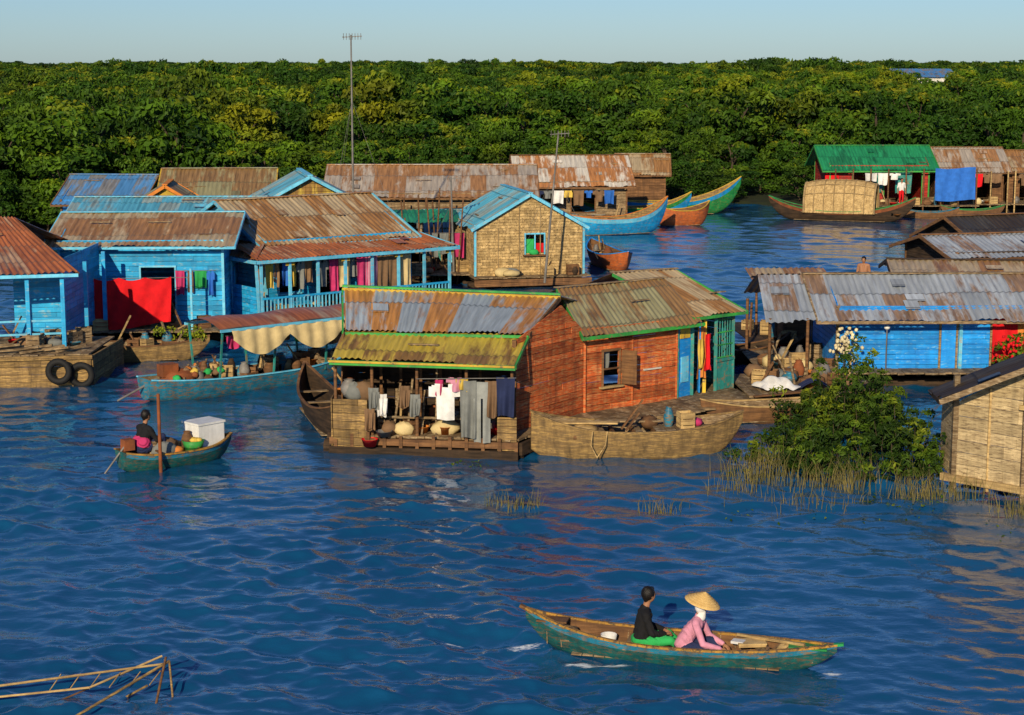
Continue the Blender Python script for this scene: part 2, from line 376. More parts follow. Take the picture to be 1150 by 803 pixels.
# ------------------------------------------------------------------ water: wind-wave spectrum on a tile, choppy crests
def water():
    NT, LT = 1024, 33.0
    rs = np.random.RandomState(4)
    kk = 2*np.pi*np.fft.fftfreq(NT, LT/NT); KX, KY = np.meshgrid(kk, kk, indexing='xy')
    K = np.sqrt(KX**2+KY**2); K[0, 0] = 1
    L0 = .29; wd = math.radians(68)
    cs = (KX*math.cos(wd)+KY*math.sin(wd))/K
    P = np.exp(-1/(K*L0)**2)/K**3.95*(.12+.88*cs**2); P[0, 0] = 0
    H0 = np.sqrt(P)*(rs.normal(size=K.shape)+1j*rs.normal(size=K.shape))
    def fields(lmin):
        H = H0*np.exp(-(K*lmin/(2*np.pi))**4)
        h = np.fft.ifft2(H).real; dx = np.fft.ifft2(-1j*KX/K*H).real; dy = np.fft.ifft2(-1j*KY/K*H).real
        return h, dx, dy
    h, _, _ = fields(.22)
    gx = np.gradient(h, LT/NT, axis=1); gy = np.gradient(h, LT/NT, axis=0)
    SC = .190/math.sqrt((gx**2+gy**2).mean()/1.0)
    lv = [.20, .36, .65, 1.2]; F = [np.stack(fields(l))*SC for l in lv]
    nr, nc = 1050, 640
    Y = np.concatenate([np.linspace(-60, 18, 12), 19*np.exp(np.linspace(0, math.log(150/19), nr)), np.array([200, 300, 600, 1500, 6000.])])
    U = np.linspace(-1, 1, nc)
    ww = np.maximum(np.abs(Y)*.46, 11)+np.where(Y < 18.5, 60, 0)+np.where(Y > 151, Y*.3, 0)
    X = U[None, :]*ww[:, None]; YY = np.repeat(Y[:, None], nc, 1)
    def samp(f, x, y):
        u = ((x/LT) % 1)*NT; v = ((y/LT) % 1)*NT
        i = np.floor(u).astype(int); j = np.floor(v).astype(int); fu = u-i; fv = v-j
        i0 = i % NT; i1 = (i+1) % NT; j0 = j % NT; j1 = (j+1) % NT
        return f[:, j0, i0]*(1-fu)*(1-fv)+f[:, j0, i1]*fu*(1-fv)+f[:, j1, i0]*(1-fu)*fv+f[:, j1, i1]*fu*fv
    lev = np.clip(np.log(np.maximum(YY, 1)*.0082/.20)/math.log(1.8), 0, 2.999)
    out = np.zeros((3,)+X.shape)
    for q in range(4):
        wq = np.clip(1-np.abs(lev-q), 0, 1)
        out += samp(F[q], X, YY)*wq
    mod = np.zeros_like(X)
    for k in range(12):
        lam = rs.uniform(5, 22); an = rs.uniform(0, math.tau)
        mod += np.sin((X*math.cos(an)+YY*math.sin(an))*math.tau/lam+rs.uniform(0, 6))
    mod = np.clip(.95+.19*mod, .4, 1.55)
    fade = np.clip((190-YY)/120, .0, 1)
    calm = 1-.45*np.exp(-(((X-1)/9)**2+((YY-41)/4.0)**2))
    A = mod*fade*calm*(YY > 18.6)
    Z = out[0]*A; CH = .75
    dx = X-.7; dy = YY-27.4
    rr = np.sqrt(dx**2+dy**2); Z += .018*np.exp(-rr/1.0)*np.sin(rr*14)*(YY > 18.6)
    al = np.clip((.6-X)/3.5, 0, 1)*(X < .6)*np.exp(-np.clip(.6-X, 0, 9)/2.5)
    for sg in (-1, 1):
        dd = (YY-27.85)-sg*(.6-X)*.33-.12*(.6-X); Z += .04*al*np.exp(-(dd/.35)**2)*np.cos(dd*14)
    X2 = X-CH*out[1]*A; Y2 = YY-CH*out[2]*A
    n0 = len(Y)
    vs = np.stack([X2, Y2, Z], -1).reshape(-1, 3)
    i, j = np.meshgrid(np.arange(n0-1), np.arange(nc-1), indexing='ij')
    a = (i*nc+j).ravel(); fs = np.stack([a, a+1, a+nc+1, a+nc], 1)
    me = bpy.data.meshes.new('water'); me.vertices.add(len(vs)); me.vertices.foreach_set('co', vs.ravel())
    me.loops.add(fs.size); me.loops.foreach_set('vertex_index', fs.ravel().astype(np.int32))
    me.polygons.add(len(fs)); me.polygons.foreach_set('loop_start', np.arange(0, fs.size, 4, dtype=np.int32))
    me.polygons.foreach_set('use_smooth', np.ones(len(fs), dtype=bool)); me.update(calc_edges=True); me.validate()
    m, t, b = nt('lake_water')
    tc = N(t, 'ShaderNodeTexCoord'); v = mapping(t, tc.outputs['Object'], (1, 1.4, 1))
    n1 = noise(t, v, 4.5, 3, .55); n2 = noise(t, v, .12, 3, .5)
    b.inputs['IOR'].default_value = 1.55
    c = mixc(t, ramp(t, n2, .3, .7), (.004, .058, .150), (.006, .080, .190))
    tot = None
    for (px, py, ax, ay, lo) in ((1.35, 26.98, 1.0, 4.5, .32), (.2, 27.9, 1.3, 3.0, .40), (5.0, 26.55, 3.0, 6.0, .36), (-1.2, 28.3, .6, 3.5, .50)):
        sub = N(t, 'ShaderNodeVectorMath', operation='SUBTRACT'); sub.inputs[1].default_value = (px, py, 0); t.links.new(tc.outputs['Object'], sub.inputs[0])
        scv = N(t, 'ShaderNodeVectorMath', operation='MULTIPLY'); scv.inputs[1].default_value = (ax, ay, 0); t.links.new(sub.outputs[0], scv.inputs[0])
        ln = N(t, 'ShaderNodeVectorMath', operation='LENGTH'); t.links.new(scv.outputs[0], ln.inputs[0])
        fn_ = noise(t, mapping(t, tc.outputs['Object'], (5, 16, 1)), 1.0, 5, .7)
        f1 = ramp(t, ln.outputs['Value'], 1.1, .2); mu = N(t, 'ShaderNodeMath', operation='MULTIPLY'); t.links.new(f1, mu.inputs[0]); t.links.new(fn_, mu.inputs[1])
        ff = ramp(t, mu.outputs[0], lo, lo+.12)
        if tot is None: tot = ff
        else:
            mxn = N(t, 'ShaderNodeMath', operation='MAXIMUM'); t.links.new(tot, mxn.inputs[0]); t.links.new(ff, mxn.inputs[1]); tot = mxn.outputs[0]
    t.links.new(mixc(t, tot, c, (.75, .8, .82)), b.inputs['Base Color'])
    rg = N(t, 'ShaderNodeMapRange'); rg.inputs['To Min'].default_value = .03; rg.inputs['To Max'].default_value = .6; t.links.new(tot, rg.inputs['Value']); t.links.new(rg.outputs[0], b.inputs['Roughness'])
    bump(t, b, n1, .4, .03)
    me.materials.append(m)
    link(bpy.data.objects.new('water', me))
water()

# ------------------------------------------------------------------ vegetation
def leaves(b, cen, nrm, size, tint, mat, asp=1.6):
    """small folded leaf sprays; cen,nrm Nx3"""
    n = len(cen); rs = np.random.RandomState(R.randint(0, 10**6))
    nrm = nrm+rs.normal(0, .55, nrm.shape); nrm /= np.linalg.norm(nrm, axis=1)[:, None]+1e-9
    r = rs.normal(0, 1, (n, 3)); a = np.cross(nrm, r); a /= np.linalg.norm(a, axis=1)[:, None]+1e-9; c = np.cross(nrm, a)
    s = size*rs.uniform(.6, 1.3, n)[:, None]
    q = np.stack([cen-a*s*asp*.5, cen-c*s*.42+nrm*s*.12, cen+a*s*asp*.5-nrm*s*.15, cen+c*s*.42+nrm*s*.12], 1).reshape(-1, 3)
    if mat not in b.mats: b.mats.append(mat)
    k = b.mats.index(mat); o = len(b.v)
    b.v += [tuple(p) for p in q.tolist()]; b.uv += [(0, 0)]*len(q)
    b.f += [[o+4*i, o+4*i+1, o+4*i+2, o+4*i+3] for i in range(n)]
    b.mi += [k]*n; b.t += [float(x) for x in tint]; b.sm += [False]*n
def blob(b, c, r, n, size, base, mat, rs, asp=1.6):
    d = rs.normal(0, 1, (n, 3)); d /= np.linalg.norm(d, axis=1)[:, None]
    d[:, 2] = np.where(d[:, 2] < -.35, -d[:, 2], d[:, 2])
    rad = rs.uniform(.62, 1.08, n)[:, None]
    p = np.array(c)+d*rad*np.array(r)
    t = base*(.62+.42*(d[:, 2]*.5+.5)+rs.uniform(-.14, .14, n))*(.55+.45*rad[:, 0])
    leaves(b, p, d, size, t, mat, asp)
tree_col = bpy.data.collections.new('forest_trees')
def make_tree(i, h, r, nb, nl, ls):
    rs = np.random.RandomState(100+i); b = B(); cs = []
    for k in range(nb):
        an = rs.uniform(0, math.tau); q = r*.82*math.sqrt(rs.uniform(0, 1)); hz = rs.uniform(.28, 1)
        q *= (1.15-.6*hz)
        br = rs.uniform(.18, .40)*r
        z = h*hz-br*.8
        cs.append((q*math.cos(an), q*math.sin(an), max(z, br*.6), br))
    p = V((0, 0, -.3)); pts = [p]; rr = [.16]
    for k in range(4):
        p = p+V((rs.uniform(-.25, .25), rs.uniform(-.25, .25), h*.19)); pts.append(p.copy()); rr.append(.13-.025*k)
    b.path(pts, rr, bark, 6)
    for (x, y, z, br) in cs[:10]:
        s = pts[1 if z < h*.4 else 2 if z < h*.65 else 3]
        m = s.lerp(V((x, y, z)), .5)+V((0, 0, .2)); b.path([s, m, V((x, y, z))], [.07, .05, .02], bark, 5)
    for (x, y, z, br) in cs:
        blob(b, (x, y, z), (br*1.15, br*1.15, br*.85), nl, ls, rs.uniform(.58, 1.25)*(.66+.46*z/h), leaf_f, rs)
    me_o = b.done('tree_%02d' % i)
    scene.collection.objects.unlink(me_o); tree_col.objects.link(me_o)
for i in range(10):
    make_tree(i, 6.0+R.uniform(-1.0, 1.1), 2.9+R.uniform(-.6, .9), 14+R.randint(0, 7), 130, .24)
patch_col = bpy.data.collections.new('forest_patches')
def make_patch(i):
    rs = np.random.RandomState(300+i); b = B()
    for k in range(18):
        x, y = rs.uniform(-9, 9, 2); h = rs.uniform(3.6, 7.8)
        b.cyl((x, y, 0), (x, y, h*.8), .15, .08, bark, 5)
        base = rs.uniform(.35, 1.35); sz = rs.uniform(.8, 1.35)
        for q in range(7):
            br = rs.uniform(.8, 1.5)*sz
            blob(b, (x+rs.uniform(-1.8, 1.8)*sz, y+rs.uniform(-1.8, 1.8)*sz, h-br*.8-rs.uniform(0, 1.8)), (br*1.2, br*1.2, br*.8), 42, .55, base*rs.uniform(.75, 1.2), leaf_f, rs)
    o = b.done('patch_%02d' % i); scene.collection.objects.unlink(o); patch_col.objects.link(o)
for i in range(6): make_patch(i)
def scatter(name, pts, rots, scls, idx, col):
    me = bpy.data.meshes.new(name); me.from_pydata(pts, [], [])
    a = me.attributes.new('rot', 'FLOAT_VECTOR', 'POINT'); a.data.foreach_set('vector', np.array(rots, dtype=np.float32).ravel())
    a = me.attributes.new('scl', 'FLOAT_VECTOR', 'POINT'); a.data.foreach_set('vector', np.array(scls, dtype=np.float32).ravel())
    a = me.attributes.new('idx', 'INT', 'POINT'); a.data.foreach_set('value', np.array(idx, dtype=np.int32))
    o = bpy.data.objects.new(name, me); link(o)
    g = bpy.data.node_groups.new(name+'_nodes', 'GeometryNodeTree')
    g.interface.new_socket('Geometry', in_out='INPUT', socket_type='NodeSocketGeometry')
    g.interface.new_socket('Geometry', in_out='OUTPUT', socket_type='NodeSocketGeometry')
    gi = g.nodes.new('NodeGroupInput'); go = g.nodes.new('NodeGroupOutput')
    ins = g.nodes.new('GeometryNodeInstanceOnPoints'); ci = g.nodes.new('GeometryNodeCollectionInfo')
    ci.inputs['Collection'].default_value = col; ci.inputs['Separate Children'].default_value = True; ci.inputs['Reset Children'].default_value = True
    def att(n, dt):
        x = g.nodes.new('GeometryNodeInputNamedAttribute'); x.data_type = dt; x.inputs['Name'].default_value = n; return x.outputs[0]
    e2r = g.nodes.new('FunctionNodeEulerToRotation')
    L = g.links.new
    L(gi.outputs[0], ins.inputs['Points']); L(ci.outputs[0], ins.inputs['Instance']); ins.inputs['Pick Instance'].default_value = True
    L(att('idx', 'INT'), ins.inputs['Instance Index']); L(att('rot', 'FLOAT_VECTOR'), e2r.inputs[0]); L(e2r.outputs[0], ins.inputs['Rotation'])
    L(att('scl', 'FLOAT_VECTOR'), ins.inputs['Scale']); L(ins.outputs[0], go.inputs[0])
    md = o.modifiers.new('scatter', 'NODES'); md.node_group = g
    return o
def shore(x):
    s = 119+2.0*math.sin(x*.21)+1.2*math.sin(x*.53+1)
    if x < -1: s = 119-min(1, (-1-x)/8)*20
    if x < -19: s = 92+1.5*math.sin(x*.4)-min(10, (-19-x)*.5)
    return s
def wob(x, y, f): return math.sin(x*f+1.7*math.sin(y*f*.6))*math.sin(y*f*.8+1.3*math.sin(x*f*.7+2))
pts, rots, scl, idx = [], [], [], []
y = 78.
while y < 380:
    sp = 3.2+max(0, y-110)*.016; hw = y*.36+12; x = -hw
    while x < hw:
        px = x+R.uniform(-.6, .6)*sp; py = y+R.uniform(-.6, .6)*sp
        dd = py-shore(px)
        if dd > 0:
            k = .40+.58*min(1, dd/28)**.8
            k *= R.uniform(.56, 1.22)*(1+.26*wob(px, py, .13))
            if R.random() < .10 and dd > 8: k *= R.uniform(1.12, 1.3)
            k = min(k, 1.25)
            if dd > 30 and R.random() < .025: k = R.uniform(1.3, 1.5)
            pts.append((px, py, 0)); rots.append((0, 0, R.uniform(0, 6.28))); kk = min(1.3, max(k, .6)*R.uniform(.9, 1.25))
            scl.append((kk, kk, k)); idx.append(R.randint(0, 9))
        x += sp
    y += sp
scatter('mangrove_forest', pts, rots, scl, idx, tree_col)
pts, rots, scl, idx = [], [], [], []
y = 370.
while y < 2600:
    sp = 15+max(0, y-400)*.014; hw = y*.36+20; x = -hw
    while x < hw:
        k = sp/15; f = R.uniform(.72, 1.1)*(1+.20*wob(x, y, .02))
        if R.random() < .10: f *= R.uniform(1.15, 1.4)
        pts.append((x+R.uniform(-.3, .3)*sp, y+R.uniform(-.3, .3)*sp, 0)); rots.append((0, 0, R.uniform(0, 6.28)))
        scl.append((k*1.1, k*1.1, min(f, 1.5))); idx.append(R.randint(0, 5)); x += sp
    y += sp
scatter('distant_forest', pts, rots, scl, idx, patch_col)
def terrain():
    b = B(); mud = M('forest_floor', (.03, .04, .010), (.018, .022, .008), .95)
    xs = [-3200, -900, -300, -120]+[k*3.-90 for k in range(61)]+[120, 300, 900, 3200]
    vs = []; fs = []; rows = [0, 2, 8, 60, 300, 1000, 6500]; zs = [-.25, .12, .2, .25, .3, .3, .3]
    for r, z in zip(rows, zs):
        for x in xs: vs.append((x, shore(max(-60, min(90, x)))+r, z))
    n = len(xs); fs = [(j*n+i, j*n+i+1, (j+1)*n+i+1, (j+1)*n+i) for j in range(len(rows)-1) for i in range(n-1)]
    b.add(vs, fs, mud, 1.); b.done('terrain')
terrain()
def shrub(name, region, n, leafsz, seed):
    rs = np.random.RandomState(seed); b = B()
    for (cx, cy, rx, ry, hh) in region:
        k = int(n*rx*ry)
        for q in range(max(3, k)):
            an = rs.uniform(0, 6.28); d = math.sqrt(rs.uniform(0, 1)); x = cx+rx*d*math.cos(an); y = cy+ry*d*math.sin(an)
            top = hh*(1-.6*d*d)*rs.uniform(.5, 1.25); br = rs.uniform(.11, .26)
            b.path([(x+rs.uniform(-.2, .2), y, -.2), (x, y, top*.6), (x+rs.uniform(-.1, .1), y, top)], [.014, .01, .005], bark, 4)
            zz = top
            while zz > .05:
                blob(b, (x+rs.uniform(-.15, .15), y+rs.uniform(-.15, .15), zz), (br, br, br*.9), 36, leafsz, rs.uniform(.5, 1.4)*(.45+.65*zz/hh), leaf_b, rs, 2.2)  # leaf tint darkens toward the base: shade put into the colour
                zz -= br*1.5
    return b.done(name)
shrub('floating_shrub', [(6.2, 41.4, .9, 1.1, .6), (5.6, 41.0, .8, .6, .35), (6.9, 41.6, 1.1, 1.3, .95), (7.6, 42.5, 1.4, 1.7, 1.2), (8.6, 42.6, 1.4, 2.0, 1.65), (8.9, 45.0, 1.5, 1.6, 2.0), (9.2, 41.2, 1.1, 1.5, 1.5), (7.6, 44.9, 1.2, 1.2, 1.1), (7.9, 40.2, 1.6, 1.0, .75), (9.1, 39.6, 1.0, .9, .95), (6.7, 40.0, 1.3, .7, .4), (8.3, 39.3, 1.2, .5, .4)], 11, .065, 5)
def reeds(name, spots, seed):
    rs = np.random.RandomState(seed); b = B(); rm = M('reed_'+name, (.19, .15, .045), (.08, .08, .02), .8)
    for (cx, cy, rx, ry, n, h) in spots:
        for q in range(n):
            x = cx+rs.normal(0, rx*.5); y = cy+rs.normal(0, ry*.5); hh = h*rs.uniform(.3, 1.1); dx, dy = rs.normal(0, .3, 2)*hh; w = .007
            p = [(x, y, -.1), (x+dx*.3, y+dy*.3, hh*.5), (x+dx, y+dy, hh)]
            for k in range(2):
                w1 = w*(1-.4*k); w2 = w*(.6-.5*k)
                b.add([(p[k][0]-w1, p[k][1], p[k][2]), (p[k][0]+w1, p[k][1], p[k][2]), (p[k+1][0]+w2, p[k+1][1], p[k+1][2]), (p[k+1][0]-w2, p[k+1][1], p[k+1][2])], [(0, 1, 2, 3)], rm, rs.uniform(.6, 1.3))
    return b.done(name)
reeds('reed_bed', [(7.4, 39.0, 1.6, .6, 170, .75), (9.4, 38.0, 1.2, .7, 170, .65), (5.7, 39.8, .9, .6, 150, .85), (5.1, 38.6, .8, .5, 50, .5), (.3, 37.0, .4, .25, 50, .45), (-.4, 37.4, .3, .2, 20, .35), (3.2, 36.8, .6, .25, 45, .35), (6.4, 37.4, 1.4, .6, 60, .4), (10.9, 36.6, .8, .6, 120, .55)], 3)
rsw = np.random.RandomState(77); b = B()
for (cx, cy, sx, sy, n) in ((8.6, 37.4, 1.4, .8, 60), (-1.0, 41.2, .6, .3, 22), (6.0, 36.2, 2.5, 1.2, 40), (10.5, 34.6, 1.0, 1.6, 30), (5.3, 40.4, .6, .3, 20)):
    p = np.stack([rsw.normal(cx, sx*.5, n), rsw.normal(cy, sy*.5, n), rsw.uniform(.02, .06, n)], 1)
    leaves(b, p, np.tile(np.array([[0, 0, 1.5]]), (n, 1)), .06, rsw.uniform(.5, 1.4, n), leaf_b)
b.done('floating_weed')

# ------------------------------------------------------------------ generic floating house
def pontoon(b, L, D, z0, mat):
    for k in range(max(3, int(D/.9))):
        yy = .1+(D-.2)*k/max(1, int(D/.9)-1) if int(D/.9) > 1 else .3
        b.cyl((-.3, yy, .05), (L+.3, yy, .05), .17, .15, mat, 8)
    for k in range(int(L/.8)+1):
        b.beam((k*.8, -.1, z0-.13), (k*.8, D, z0-.13), .12, .14, mat)
def house(name, loc, rot, L, D, z0, ze, zr, wall, roof, trim, ridge='x', ov=.4, holes=(), h=.17, piece=2.4, pitch=.2, apron=.5, lholes=(), back=True, posts=None, walls=True, gmat=None):
    g = Grp(name, (loc[0], loc[1], 0), math.radians(rot))
    b = B(); pontoon(b, L, D, z0, wdark); b.deck((-.2, -apron), (L+.2, -apron), (L+.2, D), (-.2, D), z0, wgrey); b.done('deck', g)
    b = B()
    zt = ze+.04
    if walls:
        if ridge == 'x':
            gp = [(0, zt), (D/2, zr-.06), (D, zt)]
            b.planks((0, 0), (L, 0), z0, zt, wall, h, holes=holes, piece=piece)
            b.planks((L, D), (0, D), z0, zt, wall, h, piece=piece)
            b.planks((L, 0), (L, D), z0, gp, gmat or wall, h, piece=piece); b.planks((0, D), (0, 0), z0, gp, gmat or wall, h, piece=piece, holes=lholes)
        else:
            gp = [(0, zt), (L/2, zr-.06), (L, zt)]
            b.planks((0, 0), (L, 0), z0, gp, wall, h, holes=holes, piece=piece)
            b.planks((L, D), (0, D), z0, gp, wall, h, piece=piece)
            b.planks((L, 0), (L, D), z0, zt, wall, h, piece=piece); b.planks((0, D), (0, 0), z0, zt, wall, h, piece=piece, holes=lholes)
        for (x, y) in ((-.02, -.05), (L+.02, -.05), (-.02, D+.02), (L+.02, D+.02)): b.beam((x, y, z0), (x, y, zt), .09, .09, trim)
        for (a, c, zb, ztp) in holes:
            for q in (a, c): b.beam((q, -.045, zb), (q, -.045, ztp), .06, .05, trim)
            b.beam((a-.03, -.05, ztp+.03), (c+.03, -.05, ztp+.03), .05, .06, trim)
            if zb > z0+.3: b.beam((a-.05, -.06, zb-.03), (c+.05, -.06, zb-.03), .1, .05, trim)
        b.done('walls', g)
    if posts:
        b = B()
        for x, y in posts: b.beam((x, y, z0), (x, y, zt), .1, .1, trim)
        b.done('posts', g)
    b = B()
    if ridge == 'x':
        sl = (zr-ze)/(D/2); eo = ze-sl*ov
        b.corr((-ov, D/2, zr), (L+ov, D/2, zr), (L+ov, -ov, eo), (-ov, -ov, eo), roof, pitch)
        b.corr((L+ov, D/2, zr), (-ov, D/2, zr), (-ov, D+ov, eo), (L+ov, D+ov, eo), roof, pitch)
        for x in (-ov, L+ov):
            for yy in (-ov, D+ov): b.beam((x, D/2, zr-.05), (x, yy, eo-.05), .05, .12, trim)
        b.beam((-ov, -ov, eo-.06), (L+ov, -ov, eo-.06), .04, .09, trim)
        b.beam((-ov, D/2, zr+.02), (L+ov, D/2, zr+.02), .22, .04, roof if ov < .45 else trim)
    else:
        sl = (zr-ze)/(L/2); eo = ze-sl*ov
        b.corr((L/2, D+ov, zr), (L/2, -ov, zr), (-ov, -ov, eo), (-ov, D+ov, eo), roof, pitch)
        b.corr((L/2, -ov, zr), (L/2, D+ov, zr), (L+ov, D+ov, eo), (L+ov, -ov, eo), roof, pitch)
        for yy in (-ov, D+ov):
            for xx in (-ov, L+ov): b.beam((L/2, yy, zr-.05), (xx, yy, eo-.05), .05, .13, trim)
        b.beam((L/2, -ov, zr+.02), (L/2, D+ov, zr+.02), .22, .04, trim)
    b.done('roof', g)
    return g

CLOTHS = [c_red, c_white, c_grey, c_navy, c_pink, c_mag, c_yel, c_grn, c_blue, c_orange, c_purple, c_brown, c_grey, c_white, c_brown]
def laundry(b, p0, p1, z, n, hmin=.5, hmax=1.1, mats=None):
    p0 = V(p0); p1 = V(p1); b.cyl((p0.x, p0.y, z), (p1.x, p1.y, z), .01, .01, steel, 5)
    d = p1-p0; a = math.atan2(d.y, d.x)
    for i in range(n):
        q = p0.lerp(p1, (i+.5)/n); k = R.choice(['shirt', 'pants', 'cloth', 'cloth'])
        b.garment(k, (q.x, q.y+R.uniform(-.04, .04), z), d.length/n*R.uniform(.8, 1.25), R.uniform(hmin, hmax), R.choice(mats or CLOTHS), a)
def jar(b, c, r, h, mat): b.lathe(c, [(r*.55, 0), (r*.9, h*.3), (r, h*.55), (r*.7, h*.85), (r*.5, h*.92), (r*.6, h), (r*.45, h), (r*.4, h*.9), (0.01, h*.88)], mat, 14)
def basin(b, c, r, h, mat): b.lathe(c, [(.01, .01), (r*.7, .01), (r*.72, 0), (r, h), (r*1.05, h), (r*.96, h-.01), (r*.68, .03), (.01, .03)], mat, 16)
def crate(b, c, s, mat, rot=0):
    m = Matrix.Rotation(rot, 3, 'Z')
    for sx in (-1, 1):
        for k in range(3):
            b.box(V(c)+m @ V((sx*s[0]/2, 0, s[2]*(k+.5)/3)), (.02, s[1], s[2]/3-.02), mat, rot)
            b.box(V(c)+m @ V((0, sx*s[1]/2, s[2]*(k+.5)/3)), (s[0], .02, s[2]/3-.02), mat, rot)
        for sy in (-1, 1): b.box(V(c)+m @ V((sx*(s[0]/2-.02), sy*(s[1]/2-.02), s[2]/2)), (.04, .04, s[2]), mat, rot)
    b.box(V(c)+V((0, 0, .02)), (s[0]-.02, s[1]-.02, .02), mat, rot)
def clutter(b, x0, x1, y0, y1, z, n):
    for i in range(n):
        x = R.uniform(x0, x1); y = R.uniform(y0, y1); k = R.random()
        if k < .2: jar(b, (x, y, z), R.uniform(.12, .24), R.uniform(.3, .6), R.choice([wbrown, rust_m, wdark, steel, hblue]))
        elif k < .38: basin(b, (x, y, z), R.uniform(.14, .26), R.uniform(.1, .2), R.choice([c_red, steel, hblue, plastic_w, c_orange, steel, wdark]))
        elif k < .62: crate(b, (x, y, z), (R.uniform(.3, .5), R.uniform(.25, .4), R.uniform(.2, .5)), R.choice([wtan, wgrey, wbrown]), R.uniform(0, 1.5))
        elif k < .8: b.ell((x, y, z+.14), (R.uniform(.2, .4), R.uniform(.15, .3), R.uniform(.12, .26)), R.choice([wbrown, c_grey, c_cream, c_brown, c_brown]), None, .14)
        else:
            a = R.uniform(0, 3); l = R.uniform(.5, 1.1)
            b.beam((x, y, z+.04), (x+l*math.cos(a)*.6, y+l*math.sin(a)*.4, z+R.uniform(.05, 1.1)), .06, .04, R.choice([wgrey, wbrown, wtan]))

# ------------------------------------------------------------------ boats
def hull(b, L, W, H, hb, hs, mo, mi, mr, keel=-.15, pw=2.4, n=32, blunt=0, stripe=None, th=.035):
    m = 8
    def sec(t, inner):
        w = W/2*max(.05, 1-abs(t)**pw)
        if blunt and t < 0: w = W/2*max(blunt, 1-(abs(t)**pw)*(1-blunt))
        sh = H+(hb if t > 0 else hs)*abs(t)**2.5
        kz = keel+(sh-keel)*(abs(t)**5)*(.8 if not (blunt and t < 0) else .3)
        out = []
        for j in range(-m, m+1):
            s = abs(j)/m; y = w*s**.62; z = kz+(sh-kz)*s**2.0
            if inner: y = max(0, y-th) if s > 0 else 0; z = z+th*(1-s**3)*1.2
            out.append((t*L/2*(1-(.004 if inner else 0)), math.copysign(y, j), z))
        return out
    ts = [-1+2*i/n for i in range(n+1)]
    O = [sec(t, False) for t in ts]; I = [sec(t, True) for t in ts]; k = 2*m+1
    vs = [p for r in O for p in r]
    def fset(cond): return [(i*k+j, (i+1)*k+j, (i+1)*k+j+1, i*k+j+1) for i in range(n) for j in range(2*m) if cond(j)]
    b.add(vs, fset(lambda j: not (j == 0 or j == 2*m-1)), mo, 1., None, True)
    b.add(vs, fset(lambda j: j == 0 or j == 2*m-1), stripe or mo, 1., None, True)
    vi = [p for r in I for p in r]
    b.add(vi, [tuple(reversed(f)) for f in fset(lambda j: True)], mi, 1., None, True)
    for sgn in (0, 2*m):
        for i in range(n):
            a, c = V(O[i][sgn]), V(O[i+1][sgn]); off = V((0, -.012 if sgn else .012, .012)); b.beam(a+off, c+off, th+.035, .035, mr, 1.)
    for e in (0, n):
        b.add([V(p) for p in O[e]], [tuple(range(k))], mo, 1.)
def ribs(b, L, W, H, mat, ts, z=None):
    for t in ts:
        w = W/2*(1-abs(t)**2.4)-.03
        b.box((t*L/2, 0, (z if z is not None else H-.06)), (.16, w*1.92, .03), mat)
def boat(name, loc, rot, L, W, H, hb, hs, mo, mi, mr, thw=(-.5, 0, .5), **kw):
    g = Grp(name, (loc[0], loc[1], 0), math.radians(rot)); b = B()
    hull(b, L, W, H, hb, hs, mo, mi, mr, **kw); b.done('hull', g)
    b = B(); ribs(b, L, W, H, wgrey, thw)
    fl = L*.62
    for k in range(int(fl/.16)): b.box((-fl/2+k*.16+.08, 0, kw.get('keel', -.15)+.2), (.15, W*.68, .02), wgrey)
    b.done('thwarts', g)
    return g

